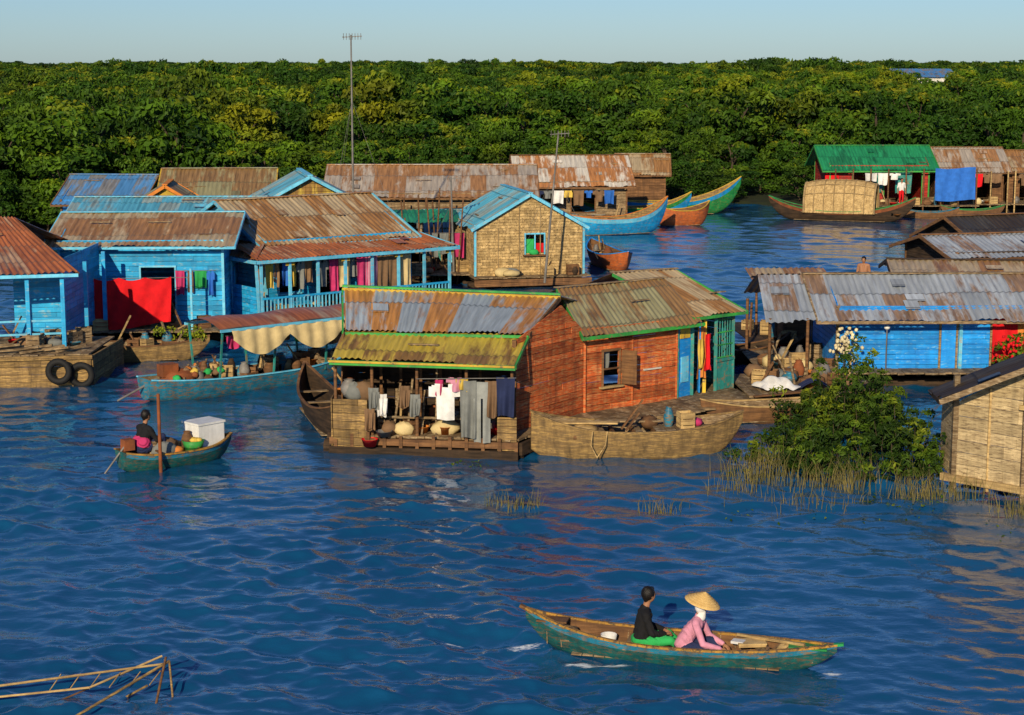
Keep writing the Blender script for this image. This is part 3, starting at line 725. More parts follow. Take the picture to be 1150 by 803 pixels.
# ------------------------------------------------------------------ people
def figure(name, prims, parent, vox=.011, extras=None, loc=(0, 0, 0), rot=0, scale=1.0):
    """prims: ('c',p0,p1,r0,r1,mat) or ('e',c,(rx,ry,rz),mat): fused into one skin by voxel remesh"""
    bm = bmesh.new()
    for p in prims:
        if p[0] == 'c':
            t = bmesh.new()
            for c, r in ((p[1], p[3]), (p[2], p[4])): bmesh.ops.create_icosphere(t, subdivisions=2, radius=r, matrix=Matrix.Translation(c))
            vs = [v.co.copy() for v in t.verts]; t.free()
            nv = [bm.verts.new(c) for c in vs]
            res = bmesh.ops.convex_hull(bm, input=nv)
            junk = [e for e in res['geom_interior']+res['geom_unused'] if isinstance(e, bmesh.types.BMVert)]
            bmesh.ops.delete(bm, geom=list(set(junk)), context='VERTS')
        else:
            bmesh.ops.create_icosphere(bm, subdivisions=3, radius=1, matrix=Matrix.Translation(p[1]) @ Matrix.Diagonal((*p[2], 1)))
    me = bpy.data.meshes.new(name+'_src'); bm.to_mesh(me); bm.free()
    o = bpy.data.objects.new(name+'_src', me); link(o)
    rm = o.modifiers.new('r', 'REMESH'); rm.mode = 'VOXEL'; rm.voxel_size = vox
    sm = o.modifiers.new('s', 'SMOOTH'); sm.factor = .5; sm.iterations = 3
    dg = bpy.context.evaluated_depsgraph_get(); out = bpy.data.meshes.new_from_object(o.evaluated_get(dg))
    bpy.data.objects.remove(o)
    nf = len(out.polygons); ce = np.zeros(nf*3); out.polygons.foreach_get('center', ce); ce = ce.reshape(-1, 3)
    D = []; mats = []
    for p in prims:
        if p[-1] not in mats: mats.append(p[-1])
        if p[0] == 'c':
            a = np.array(p[1]); d = np.array(p[2])-a; t = np.clip((ce-a) @ d/max(1e-9, d @ d), 0, 1)
            D.append(np.linalg.norm(ce-(a+t[:, None]*d), axis=1)-(p[3]+(p[4]-p[3])*t))
        else:
            r = np.array(p[2]); D.append((np.linalg.norm((ce-np.array(p[1]))/r, axis=1)-1)*min(p[2]))
    pick = np.argmin(np.array(D), axis=0); pm = np.array([mats.index(p[-1]) for p in prims])
    # cloth creases: push garment vertices a few millimetres along soft waves
    nv = len(out.vertices); vc = np.zeros(nv*3); out.vertices.foreach_get('co', vc); vc = vc.reshape(-1, 3)
    vn = np.zeros(nv*3); out.vertices.foreach_get('normal', vn); vn = vn.reshape(-1, 3)
    cr = np.sin(vc[:, 2]*45+7*np.sin(vc[:, 1]*11+vc[:, 0]*13))*np.sin(vc[:, 0]*23+vc[:, 1]*19)
    vc += vn*(cr*.008*((vc[:, 2] < .5) & (vc[:, 0] < .25)))[:, None]
    out.vertices.foreach_set('co', vc.ravel())
    out.materials.clear()
    for m in mats: out.materials.append(m)
    out.polygons.foreach_set('material_index', pm[pick].astype(np.int32)); out.polygons.foreach_set('use_smooth', np.ones(nf, dtype=bool))
    at = out.attributes.new('tint', 'FLOAT', 'FACE'); at.data.foreach_set('value', np.ones(nf, dtype=np.float32))
    out.name = name
    e = bpy.data.objects.new(name, None); link(e, parent); e.location = loc; e.rotation_euler = (0, 0, rot); e.empty_display_size = .2; e.scale = (scale,)*3
    ob = bpy.data.objects.new('body', out); link(ob, e)
    if extras:
        b = B(); extras(b); x = b.done('clothing_details'); x.parent = e
    return e
def hand(w, dirv, side, mat=None):
    """palm, four unequal bent fingers and a thumb"""
    mat = mat or skin
    w = V(w); d = V(dirv).normalized(); s = V((0, 0, 1)).cross(d).normalized()*side; up = d.cross(s).normalized()
    if up.z < 0: up = -up
    o = [('c', tuple(w+d*.015), tuple(w+d*.07), .022, .026, mat)]
    for k in (-1, 0, 1): o.append(('c', tuple(w+d*.02+s*k*.010), tuple(w+d*.08+s*k*.022), .015, .014, mat))
    for k, l in zip((-1.5, -.5, .5, 1.5), (.060, .072, .078, .068)):
        b0 = w+d*.085+s*k*.019; b1 = b0+d*l*.55-up*.008; b2 = b1+d*l*.3-up*l*.45
        o += [('c', tuple(b0), tuple(b1), .0095, .0085, mat), ('c', tuple(b1), tuple(b2), .0085, .007, mat)]
    t0 = w+d*.03+s*.02; t1 = t0+s*.035+d*.025; t2 = t1+d*.03+s*.008-up*.012
    o += [('c', tuple(t0), tuple(t1), .013, .011, mat), ('c', tuple(t1), tuple(t2), .011, .008, mat)]
    return o
def head(c, f=(1, 0, 0), hairm=True):
    c = V(c); f = V(f).normalized(); s = V((0, 0, 1)).cross(f).normalized(); u = f.cross(s)
    o = [('e', tuple(c), (.092, .078, .112), skin), ('c', tuple(c+f*.045-u*.03), tuple(c+f*.05-u*.075), .045, .033, skin),
         ('c', tuple(c+f*.085+u*.012), tuple(c+f*.108-u*.018), .009, .014, skin),
         ('c', tuple(c+f*.085-u*.052+s*.014), tuple(c+f*.085-u*.052-s*.014), .010, .010, skin)]
    for k in (-1, 1): o.append(('c', tuple(c+s*.078*k-f*.005+u*.015), tuple(c+s*.082*k-f*.008-u*.025), .014, .009, skin))
    if hairm:
        o += [('e', tuple(c-f*.022+u*.026), (.10, .092, .112), hair), ('c', tuple(c+f*.05+u*.085), tuple(c-f*.05+u*.09), .035, .05, hair), ('c', tuple(c-f*.06-u*.02), tuple(c-f*.055-u*.06), .052, .038, hair)]
    return o
def face_extras(b, c, f=(1, 0, 0)):
    c = V(c); f = V(f).normalized(); s = V((0, 0, 1)).cross(f).normalized(); u = f.cross(s)
    for k in (-1, 1):
        b.ell(c+f*.083+s*.03*k+u*.008, (.009, .012, .007), eyem, 1., 0, 8)
        b.beam(c+f*.086+s*.018*k+u*.028, c+f*.08+s*.045*k+u*.026, .006, .006, hair, 1.)
    b.beam(c+f*.094-s*.02-u*.052, c+f*.094+s*.02-u*.052, .006, .007, c_mag, .7)
def sitting(shirt, trouser, hairm=True, lean=.0, knee=.30, reach=(.34, .16, .20), sleeve=1, headdir=(1, 0, 0), wide=1.0, foot=-.16, calf=.50):
    l = lean
    P = [('e', (0, 0, .09), (.15, .17*wide, .12), trouser),
         ('c', (0, .05, .12), (l*.5, .06, .32), .12, .115, shirt), ('c', (0, -.05, .12), (l*.5, -.06, .32), .12, .115, shirt),
         ('c', (l*.5, .06, .32), (l, .085*wide, .46), .115, .10, shirt), ('c', (l*.5, -.06, .32), (l, -.085*wide, .46), .115, .10, shirt),
         ('c', (l, .10*wide, .50), (l, .175*wide, .495), .075, .062, shirt), ('c', (l, -.10*wide, .50), (l, -.175*wide, .495), .075, .062, shirt),
         ('c', (l, 0, .50), (l+.01, 0, .57), .07, .055, shirt), ('c', (l+.01, 0, .56), (l+.035, 0, .66), .052, .05, skin)]
    hc = (l+.055, 0, .745)
    P += head(hc, headdir, hairm)
    for k in (-1, 1):
        sh = V((l, .185*k*wide, .49)); wr = V((reach[0]+l*.6, reach[1]*k, reach[2])); el = (sh+wr)/2+V((-.06, .09*k, -.10))
        P += [('c', tuple(sh), tuple(el), .060, .050, shirt), ('c', tuple(el), tuple(el.lerp(wr, .55 if not sleeve else .92)), .050, .040 if sleeve else .040, shirt if sleeve else skin),
              ('c', tuple(el), tuple(wr), .038, .026, skin)]
        P += hand(wr, (wr-el).normalized()+V((0, -.2*k, 0)), -k)
        hp = V((.04, .09*k, .07)); kn = V((.40, .17*k, knee)); an = V((calf, .12*k, foot+.03))
        P += [('c', tuple(hp), tuple(kn), .092, .068, trouser), ('c', tuple(kn), tuple(an), .062, .042, trouser), ('c', tuple(an), tuple(an+V((.02, 0, -.03))), .036, .034, skin),
              ('c', tuple(an+V((-.02, 0, -.04))), tuple(an+V((.15, .02*k, -.05))), .034, .024, skin)]
    return P, hc

# ================================================================== main red wooden house
G = Grp('red_wooden_floating_house', (1, 45, 0), 0, True)
b = B()
b.deck((-4.4, 42.65), (0.15, 41.95), (1.6, 45.2), (-4.1, 47.5), .42, wgrey)
b.deck((.15, 42.3), (4.6, 45.6), (3.4, 50), (-1, 48), .40, wgrey)
b.deck((4.6, 45.3), (6.6, 47.2), (5.6, 51), (3.2, 49), .42, wgrey)
for k in range(6):
    yy = 42.9+k*.8; b.cyl((-4.6, yy, .08), (.3+k*.25, yy-.7, .08), .2, .17, wdark, 9)
b.beam((-4.45, 42.6, .30), (.15, 41.9, .30), .12, .16, wbrown); b.beam((-4.45, 42.55, .06), (.15, 41.86, .06), .14, .22, wdark)
b.beam((.2, 41.95, .2), (1.7, 44.8, .2), .1, .3, wdark); b.beam((1.7, 44.85, .2), (6.6, 47.2, .2), .1, .3, wdark)
for k in range(12): b.beam((-4.3+k*.4, 42.5-k*.06, -.2), (-4.3+k*.4, 42.5-k*.06, R.uniform(.3, .55)), .08, .06, wbrown)
for k in range(9): b.beam((1.9+k*.5, 44.95+k*.24, .0), (1.9+k*.5, 44.95+k*.24, .4), .16, .1, wdark)
b.done('raft_deck', G)
b = B()
b.planks((.05, 42.9), (1.85, 45.45), .42, [(0, 2.70), (2.03, 3.36), (3.12, 2.55)], wred, .155, piece=2.2, var=.34, jit=.014)
b.planks((1.85, 45.45), (4.45, 47.35), .42, [(0, 2.62), (3.22, 2.62)], wred, .155, piece=2.0, holes=[(.62, 1.15, 1.05, 1.95)], var=.34, jit=.014)
b.planks((-4.0, 44.7), (.1, 44.1), .42, 2.8, wdark, .2)
b.planks((-4.15, 47.6), (-4.15, 42.9), .42, [(0, 2.9), (1.6, 3.5), (4.7, 2.5)], wbrown, .2)
b.planks((3.5, 51.3), (-4.1, 48.2), .42, 2.9, wbrown, .2)
b.done('board_walls', G)
b = B()
d = V((2.6, 1.9, 0)).normalized(); a0 = V((1.85, 45.45, 0)); nn = V((d.y, -d.x, 0))
def onw(s, z, o=.05): p = a0+d*s+nn*o; return (p.x, p.y, z)
for q in (.6, 1.17): b.beam(onw(q, 1.02), onw(q, 1.98), .06, .05, wbrown)
b.beam(onw(.57, 1.99), onw(1.2, 1.99), .05, .06, wbrown); b.beam(onw(.5, 1.02, .08), onw(1.25, 1.02, .08), .12, .05, wtan)
b.beam(onw(.6, 1.5), onw(1.17, 1.5), .04, .04, wbrown)
b.box(onw(1.36, 1.5, .2), (.46, .03, .9), wbrown, math.atan2(d.y, d.x)-1.1)
b.garment('cloth', onw(.78, 1.95, -.05), .3, .5, c_grey, math.atan2(d.y, d.x))
b.beam(onw(2.0, 1.35, .06), onw(2.6, 1.35, .06), .05, .04, pwhite)
for q in (.0, 1.6, 3.15): b.beam(onw(q, .42, .055), onw(q, 2.55, .055), .05, .04, wred)
b.beam((.05, 42.88, .4), (.05, 42.88, 2.72), .1, .1, wbrown); b.beam((1.88, 45.4, .4), (1.88, 45.4, 2.5), .06, .06, wred)
b.done('window', G)
b = B()
e0 = V((4.45, 47.35, 0)); e1 = V((6.15, 49.0, 0)); dd = (e1-e0).normalized(); n2 = V((dd.y, -dd.x, 0)); ang = math.atan2(dd.y, dd.x)
def ond(s, z, o=.0): p = e0+dd*s+n2*o; return (p.x, p.y, z)
for q, m in ((0, pteal), (.62, pteal), (1.15, pyellow), (1.62, pteal), (2.37, pteal)): b.beam(ond(q, .42), ond(q, 2.6), .09, .09, m)
b.box(ond(.31, 1.45, -.02), (.52, .03, 2.0), pdblue, ang); b.box(ond(.31, 2.2, .01), (.4, .03, .3), pyellow, ang); b.box(ond(.31, 1.2, .01), (.3, .03, .7), plblue, ang)
b.box(ond(.88, 1.5, .03), (.2, .04, 2.0), pdblue, ang+.9)
b.garment('cloth', ond(.9, 2.3, .1), .35, 1.4, c_orange, ang); b.garment('cloth', ond(1.1, 2.1, .16), .25, 1.0, c_red, ang); b.garment('cloth', ond(.75, 2.0, .2), .2, .8, c_yel, ang)
b.box(ond(2.0, .85, 0), (.7, .04, .85), pteal, ang)
for k in range(7): b.beam(ond(1.68+k*.11, 1.3), ond(1.68+k*.11, 2.45), .025, .025, pteal)
for k in range(4): b.beam(ond(1.65, 1.35+k*.35, .02), ond(2.35, 1.35+k*.35, .02), .02, .03, pgreen)
b.beam(ond(0, 2.55, .03), ond(2.4, 2.55, .03), .06, .12, pgreen); b.beam(ond(1.62, 1.28, .03), ond(2.4, 1.28, .03), .06, .08, pteal)
b.planks((6.15, 49.0), (4.2, 51.6), .42, 2.6, pteal, .18)
b.done('teal_doorway', G)
b = B()
b.corr((-4.35, 45.9, 3.62), (1.22, 45.75, 3.42), (.38, 43.35, 2.82), (-4.15, 43.75, 2.84), m_blgrey, .16)
b.corr((1.22, 45.75, 3.42), (-4.35, 45.9, 3.62), (-4.2, 48.3, 2.9), (2.3, 48.2, 2.8), m_blgrey, .16)
b.corr((-4.2, 43.95, 2.80), (.38, 43.5, 2.77), (.05, 41.75, 2.30), (-4.35, 42.3, 2.36), m_yel, .16)
b.corr((1.2, 47.4, 3.42), (4.3, 49.7, 3.42), (5.15, 47.5, 2.5), (1.82, 45.0, 2.48), m_olive, .16)
b.corr((4.3, 49.7, 3.42), (1.2, 47.4, 3.42), (.4, 49.4, 2.7), (3.4, 51.8, 2.7), m_olive, .16)
b.corr((2.85, 50.1, 3.52), (4.75, 51.4, 3.48), (6.5, 49.05, 2.60), (4.92, 47.65, 2.62), m_brown, .16)
b.corr((4.75, 51.4, 3.48), (2.85, 50.1, 3.52), (1.9, 51.6, 2.9), (3.6, 53, 2.9), m_brown, .16)
b.done('roof', G)
b = B()
b.beam((-4.4, 45.92, 3.68), (1.25, 45.77, 3.48), .14, .05, pgreen); b.beam((-4.4, 45.85, 3.60), (1.25, 45.68, 3.40), .05, .08, pyellow)
b.beam((-4.4, 45.9, 3.56), (-4.2, 43.7, 2.78), .05, .1, pgreen)
b.beam((1.25, 45.75, 3.38), (.42, 43.32, 2.76), .05, .12, wbrown)
b.beam((-4.2, 43.72, 2.76), (.4, 43.3, 2.74), .05, .07, pgreen)
b.beam((-4.4, 42.28, 2.28), (.08, 41.72, 2.23), .05, .12, pgreen); b.beam((-4.42, 42.24, 2.31), (.06, 41.68, 2.26), .03, .05, pyellow)
b.beam((.08, 41.72, 2.24), (.42, 43.4, 2.72), .05, .1, pgreen)
b.beam((1.8, 44.97, 2.42), (5.2, 47.5, 2.44), .05, .09, pgreen); b.beam((1.2, 47.4, 3.37), (1.8, 45.0, 2.44), .05, .09, pgreen)
b.beam((4.9, 47.6, 2.56), (6.55, 49.05, 2.54), .05, .08, pgreen); b.beam((2.85, 50.1, 3.47), (4.9, 47.62, 2.56), .05, .08, pgreen)
b.beam((6.55, 49.05, 2.55), (4.78, 51.4, 3.43), .05, .08, pgreen)
b.beam((2.8, 50.12, 3.55), (4.8, 51.43, 3.51), .12, .03, wgrey)
b.beam((1.15, 47.4, 3.45), (4.3, 49.7, 3.45), .12, .03, wgrey)
b.done('green_roof_trim', G)
b = B()
for x, y in ((-4.3, 42.65), (-3.4, 42.5), (-2.3, 42.35), (-1.1, 42.2), (.0, 42.0)): b.cyl((x, y, .2), (x, y+.05, 2.36), .045, .04, wbrown, 7)
b.beam((-4.35, 42.45, 2.2), (.05, 41.9, 2.18), .06, .08, wbrown)
b.planks((-4.35, 42.55), (-3.5, 42.38), .0, 1.35, wboat, .2, piece=1.2, var=.35)
b.planks((-4.38, 44.0), (-4.38, 42.55), .0, 1.35, wboat, .2, var=.35)
b.planks((-.35, 42.0), (.12, 41.93), .1, 1.0, wboat, .17)
for k in range(6): b.beam((-3.3+k*.5, 44.2, .42), (-3.3+k*.5, 44.2, 2.3), .07, .05, wbrown)
b.beam((-3.3, 42.75, .85), (-.4, 42.4, .85), .06, .05, wgrey)
for k in range(5): b.beam((-2.9+k*.35, 42.5, .45), (-2.75+k*.3, 43.3, R.uniform(1.2, 2.1)), .05, .04, wgrey)
b.done('porch', G)
b = B()
clutter(b, -3.2, -.3, 42.5, 44.0, .45, 46); clutter(b, -4.2, -3.5, 42.6, 43.5, 1.35, 9)
jar(b, (-4.1, 43.2, .45), .25, .6, wdark); b.cyl((-.9, 43.2, .45), (-.9, 43.2, 1.2), .26, .26, hblue, 14)
for (x, y, z, mm) in ((-3.35, 42.3, 1.65, c_grey), (-3.15, 42.28, 1.5, c_white), (-3.45, 42.25, 1.15, c_brown), (-2.6, 42.3, 1.7, c_brown), (-2.35, 42.25, 1.5, c_grey)):
    b.garment('cloth', (x, y, z), .26, .55, mm, -.1); b.garment('cloth', (x+.05, y-.05, z-.1), .2, .4, mm, .2)
basin(b, (-3.45, 42.25, .22), .2, .18, c_red); basin(b, (-3.1, 42.3, .45), .2, .14, steel)
b.ell((-.2, 42.2, 1.1), (.2, .15, .12), wtan, 1., .1)
b.done('porch_clutter', G)
b = B()
b.cyl((-2.3, 42.0, 1.92), (.1, 41.78, 1.98), .012, .012, steel, 5)
b.garment('shirt', (-1.6, 41.98, 1.82), .80, .90, c_white, -.1, 1.05); b.garment('shirt', (-1.35, 41.95, 1.97), .45, .35, c_pink, -.1)
b.garment('cloth', (-1.2, 41.93, 1.95), .3, .3, c_yel, -.1); b.garment('cloth', (-1.05, 41.9, 1.9), .4, 1.4, c_grey, -.1)
b.garment('pants', (-.72, 41.88, 1.88), .55, 1.5, c_grey, -.1, 1.5); b.garment('cloth', (-.5, 41.85, 1.9), .3, .9, c_brown, -.1); b.garment('cloth', (-.15, 41.8, 2.0), .45, .95, c_navy, -.1)
b.garment('cloth', (-1.75, 42.02, 1.9), .2, .4, c_mag, -.1)
b.done('hanging_laundry', G)

g = boat('old_wooden_barge', (3.05, 42.45), 5, 5.2, 1.6, .66, .34, .42, wboat, wgrey, wboat, thw=(-.7, -.35, .0, .35, .7), keel=-.25, pw=3.0, blunt=.12)
b = B()
for k in range(7): b.box((-1.6+k*.5, 0, .54), (.07, 1.2, .08), wbrown)
for k in range(5): b.box((.5+k*.26, 0, .64), (.24, 1.2, .03), wgrey)
b.path([(-1.2, -.78, .72), (-1.25, -.86, .4), (-1.1, -.86, .1), (-.9, -.86, .4), (-.85, -.8, .72)], .015, wtan, 6)
b.ell((-1.3, 0, .62), (.35, .3, .12), wtan, 1., .15); b.beam((-1.9, .25, .75), (-.5, -.25, .82), .25, .04, wtan); b.beam((-1.0, .4, .74), (.6, .1, .78), .2, .04, wgrey); b.ell((1.4, .1, .74), (.22, .25, .12), c_mag, 1., .15)
clutter(b, -.9, 1.2, -.3, .3, .58, 5)
b.done('planking', g)
boat('dark_wooden_boat', (-5.0, 46.3), 105, 6.4, 1.1, .6, .5, .5, wdark, wdark, wbrown)
g = boat('brown_wooden_boat', (7.2, 46.6), 14, 4.6, 1.1, .45, .25, .2, wbrown, wgrey, wtan)
g = Grp('landing_raft', (8, 49, 0), 0, True); b = B()
b.deck((6.4, 47.2), (10.2, 48.4), (9.8, 51.2), (6.2, 50.6), .5, wgrey)
for k in range(5): b.cyl((6.2, 47.5+k*.8, .15), (10.2, 48.3+k*.7, .15), .2, .2, wdark, 8)
clutter(b, 6.8, 9.6, 48.4, 50.3, .52, 24)
b.grid(lambda u, v: V((6.7+u*1.1+.1*math.sin(v*6), 47.7+v*.8, .62+.28*math.sin(u*math.pi)*math.sin(v*3)+.04*math.sin(u*20))), 16, 10, c_white, 1.)
b.grid(lambda u, v: V((7.9+u*.8, 47.9+v*.6, .6+.18*math.sin(u*math.pi)+.04*math.sin(v*17))), 14, 10, c_navy, 1.)
for k in range(6): b.beam((6.5+k*.6, 47.0+k*.2, .55+k*.02), (7.8+k*.5, 47.4+k*.3, .6), .14, .04, wbrown)
b.done('deck_and_goods', g)

# ================================================================== blue house, left
g1 = house('blue_plank_floating_house', (-15.4, 60.4), 2, 5.5, 5.6, .5, 3.4, 4.15, pblue, m_brown, plblue, ov=.5, holes=[(.35, 1.05, 1.2, 2.3), (2.7, 3.9, .5, 2.5)], apron=1.6)
b = B()
b.beam((.2, -1.3, .5), (.2, -1.3, 2.6), .07, .07, plblue); b.beam((4.6, -1.3, .5), (4.6, -1.3, 2.6), .07, .07, plblue)
b.cyl((.2, -1.3, 2.25), (4.6, -1.3, 2.3), .012, .012, steel, 5)
def fn(u, v): return V((1.35+u*2.6+.08*v*(.5-u), -1.35+.05*math.sin(u*26+v*5)*(.3+v)+.05*math.sin(u*9-v*4), 2.28+.05*u-.10*abs(math.sin(u*9.4))*(1-v)-(1.62+.12*math.sin(u*4+.5))*v))
b.grid(fn, 60, 16, c_red, 1.)
laundry(b, (3.9, -.2, 0), (5.3, -.2, 0), 2.4, 4, .5, .9)
clutter(b, .3, 5.2, -1.4, -.4, .52, 18)
b.done('red_blanket_and_goods', g1)
g2 = house('blue_veranda_floating_house', (-8.8, 63.2), 38, 6.2, 6, .5, 3.1, 4.4, pblue, m_brown, plblue, ov=.35, holes=[(.5, 1.4, 1.2, 2.4), (2.2, 3.3, .5, 2.6), (4.2, 5.4, 1.1, 2.4)], apron=1.8, gmat=plblue, h=.15)
b = B()
b.corr((-1.2, .25, 3.05), (6.9, .25, 3.05), (7.3, -1.75, 2.66), (-1.35, -1.75, 2.68), m_red, .17)
b.corr((-.1, 3.4, 3.05), (-.1, -.2, 3.05), (-1.35, -1.75, 2.68), (-1.5, 3.2, 2.7), m_red, .17)
b.beam((-1.35, -1.78, 2.6), (7.3, -1.78, 2.58), .04, .12, plblue); b.beam((-1.38, -1.75, 2.6), (-1.52, 3.2, 2.62), .04, .12, plblue)
b.beam((7.32, -1.75, 2.6), (6.9, .25, 3.0), .04, .1, plblue)
b.done('veranda_roof', g2)
b = B()
for k in range(8):
    x = -1.1+k*1.15; b.beam((x, -1.6, .5), (x, -1.6, 2.62), .09, .09, plblue)
    if k % 2: b.box((x, -1.62, 2.45), (.34, .04, .1), pyellow)
for y in (-1.6, .2, 1.8, 3.0): b.beam((-1.2, y, .5), (-1.3, y, 2.65), .08, .08, plblue)
b.beam((-1.1, -1.62, 1.3), (6.9, -1.62, 1.3), .06, .07, pblue); b.beam((-1.1, -1.62, .68), (6.9, -1.62, .68), .05, .06, pblue)
for k in range(54):
    x = -1.05+k*.15; b.beam((x, -1.62, .68), (x, -1.62, 1.3), .035, .05, plblue)
b.planks((-1.22, 3.0), (-1.22, .0), .5, 2.3, pblue, .15)
b.planks((-1.22, .0), (-1.22, -1.5), .5, 1.7, pblue, .15)
b.deck((-1.3, -1.8), (7.1, -1.8), (7.1, .2), (-1.3, .2), .49, wgrey)
b.done('veranda_posts_and_railing', g2)
b = B()
laundry(b, (-1., -1.2, 0), (1.2, -1.2, 0), 2.45, 7, .6, 1.1, [c_grn, c_yel, c_mag, c_grey, c_blue, c_brown])
laundry(b, (1.4, -1.25, 0), (3.2, -1.25, 0), 2.45, 4, .5, 1.3, [c_mag, c_pink, c_cream, c_grey])
for x, m in ((3.2, c_mag), (3.6, c_pink), (4.1, c_brown), (4.6, c_brown), (5.1, c_cream)): b.garment('cloth', (x, -1.4, 2.5), .5, R.uniform(1.2, 1.75), m)
clutter(b, -.8, 6.5, -1.3, -.4, .52, 30)
b.done('veranda_laundry', g2)
house('light_blue_house', (-16.8, 68), 2, 6.8, 5, .5, 3.5, 4.15, plblue, m_lblue, plblue)

house('olive_roof_house', (-15.6, 79.5), 4, 4.7, 5, .5, 3.4, 4.6, pgreen, m_olive, pyellow, ov=.3)
house('blue_roof_house', (-20.2, 80), -4, 3.4, 5, .5, 3.3, 4.3, pdblue, m_blue, wbrown)
house('yellow_gable_house', (-15.9, 74.5), 6, 2.8, 3, .5, 3.5, 4.35, pyellow, m_olive, c_orange, ridge='y', ov=.25)
house('green_gable_house', (-11.1, 74), 12, 5.4, 4.5, .5, 3.3, 4.75, m_yel, m_lblue, plblue, ridge='y', ov=.3)
g = house('long_rusty_roof_house', (-8.7, 85.5), 1, 9.6, 6, .5, 3.2, 4.4, wgrey, m_long, wbrown, holes=[(1, 2, .5, 2.4), (3, 4.2, 1.1, 2.3), (5.4, 6.6, .5, 2.5), (7.5, 8.7, 1.1, 2.4)], apron=1.6, pitch=.3)
b = B(); clutter(b, .5, 9, -1.4, -.4, .52, 26); laundry(b, (3, -.9, 0), (8, -.9, 0), 2.5, 9, .4, 1.0)
for k in range(9): b.cyl((.2+k*1.1, -1.2, .3), (.2+k*1.1+R.uniform(-.1, .1), -1.2, 3.1), .05, .04, wbrown, 6)
b.done('porch_goods', g)
g = house('pale_roof_house', (.6, 102.5), 4, 6.0, 6, .4, 2.6, 4.0, wgrey, m_wht, wbrown, ov=.5, holes=[(.6, 2, .5, 2.2), (2.8, 4.2, .9, 2.2)], apron=1.5, pitch=.3)
b = B(); clutter(b, .5, 5.5, -1.3, -.4, .42, 18); laundry(b, (.5, -.9, 0), (5.2, -.9, 0), 2.2, 8, .4, 1.); b.done('porch_goods', g)
house('small_brown_house', (6.9, 113.5), -3, 2.8, 3.5, .5, 2.6, 3.6, wbrown, m_brown, wbrown)
house('low_shed', (-3.6, 80.5), 6, 3.2, 3, .5, 2.0, 2.7, pteal, m_lblue, wgrey, holes=[(.4, 1.6, .5, 1.8)])
g = house('thatched_floating_hut', (-1.55, 74.9), 13, 4.7, 5, .45, 2.6, 3.95, thatch, m_lblue, plblue, ridge='y', ov=.22, h=.12, piece=.32, holes=[(2.15, 3.0, 1.35, 2.2)], apron=.7, pitch=.18)
b = B()
for q in (2.15, 2.57, 3.0): b.beam((q, -.07, 1.33), (q, -.07, 2.22), .05, .05, plblue)
b.box((2.36, .02, 1.7), (.36, .02, .6), c_grn); b.box((2.8, .02, 1.62), (.34, .02, .4), c_red); b.ell((2.5, -.15, 1.45), (.25, .1, .12), c_grn, 1., .2)
b.beam((2.05, -.12, 1.32), (3.1, -.12, 1.32), .2, .05, wbrown)
for q in range(6): b.beam((.05+q*.92, -.055, .45), (.05+q*.92, -.055, 2.5+(.9 if 1 < q < 4 else 0)), .03, .04, bamboo)
b.planks((-.2, -.75), (4.9, -.75), .1, .42, wbrown, .15)
clutter(b, .3, 4.3, -.6, -.2, .48, 9)
b.done('window_and_battens', g)
g = Grp('fishing_dock', (-3.5, 76, 0), 8 * math.pi/180); b = B()
b.deck((-1.4, -1), (1.6, -1), (1.6, 4), (-1.4, 4), .5, wgrey)
for k in range(9): x = R.uniform(-1.4, 1.6); y = R.uniform(-1, 3); b.cyl((x, y, -.3), (x+R.uniform(-.3, .3), y, R.uniform(2, 4.2)), .045, .03, wbrown, 6)
laundry(b, (-1.2, 0, 0), (1.5, 0, 0), 2.2, 5, .5, 1.2, [c_grn, c_mag, c_brown, c_grey]); clutter(b, -1.2, 1.4, -.8, 1, .52, 16)
b.corr((-1.4, 3.8, 2.9), (1.5, 3.8, 2.9), (1.5, 1.6, 2.5), (-1.4, 1.6, 2.5), m_green, .2)
b.done('dock_structure', g)

# ================================================================== left edge house on barge
g = Grp('rusty_roof_barge_house', (-15, 53, 0), 0, True); b = B()
b.corr((-20, 57.8, 4.55), (-16.1, 57.6, 4.45), (-13.0, 53.0, 3.22), (-19.5, 51.7, 3.18), m_red, .2, .03)
b.beam((-19.5, 51.68, 3.08), (-12.98, 52.98, 3.12), .05, .1, plblue); b.beam((-16.1, 57.6, 4.38), (-12.98, 53, 3.14), .05, .12, wbrown)
b.corr((-16.1, 57.6, 4.45), (-20, 57.8, 4.55), (-20, 61, 3.4), (-15, 61, 3.3), m_red, .2, .03)
b.done('roof', g); b = B()
for x, y in ((-13.5, 53.1), (-14.5, 52.9), (-15.6, 52.7), (-16.9, 52.5), (-13.5, 56), (-13.6, 59)): b.beam((x, y, .9), (x, y, 3.2), .12, .12, pblue)
b.planks((-20, 54.6), (-14, 55.2), .9, 3.2, pblue, .16, holes=[(3.6, 4.5, .9, 2.8)])
b.planks((-14.0, 55.2), (-14.0, 60), .9, 3.4, pblue, .16)
b.beam((-17, 52.5, 1.7), (-13.5, 53.1, 1.75), .05, .06, plblue); b.beam((-17, 52.5, 1.3), (-13.5, 53.1, 1.35), .05, .06, plblue)
b.done('blue_walls_and_posts', g); b = B()
b.deck((-20, 50.8), (-12.5, 52.0), (-12.5, 55.4), (-20, 55), .88, wgrey, .24)
b.planks((-20, 50.75), (-12.45, 51.95), -.1, .86, wboat, .22, .06); b.planks((-12.45, 51.95), (-12.3, 55.4), -.1, .86, wboat, .22, .06)
b.beam((-20, 50.7, .82), (-12.4, 51.9, .82), .14, .12, wboat)
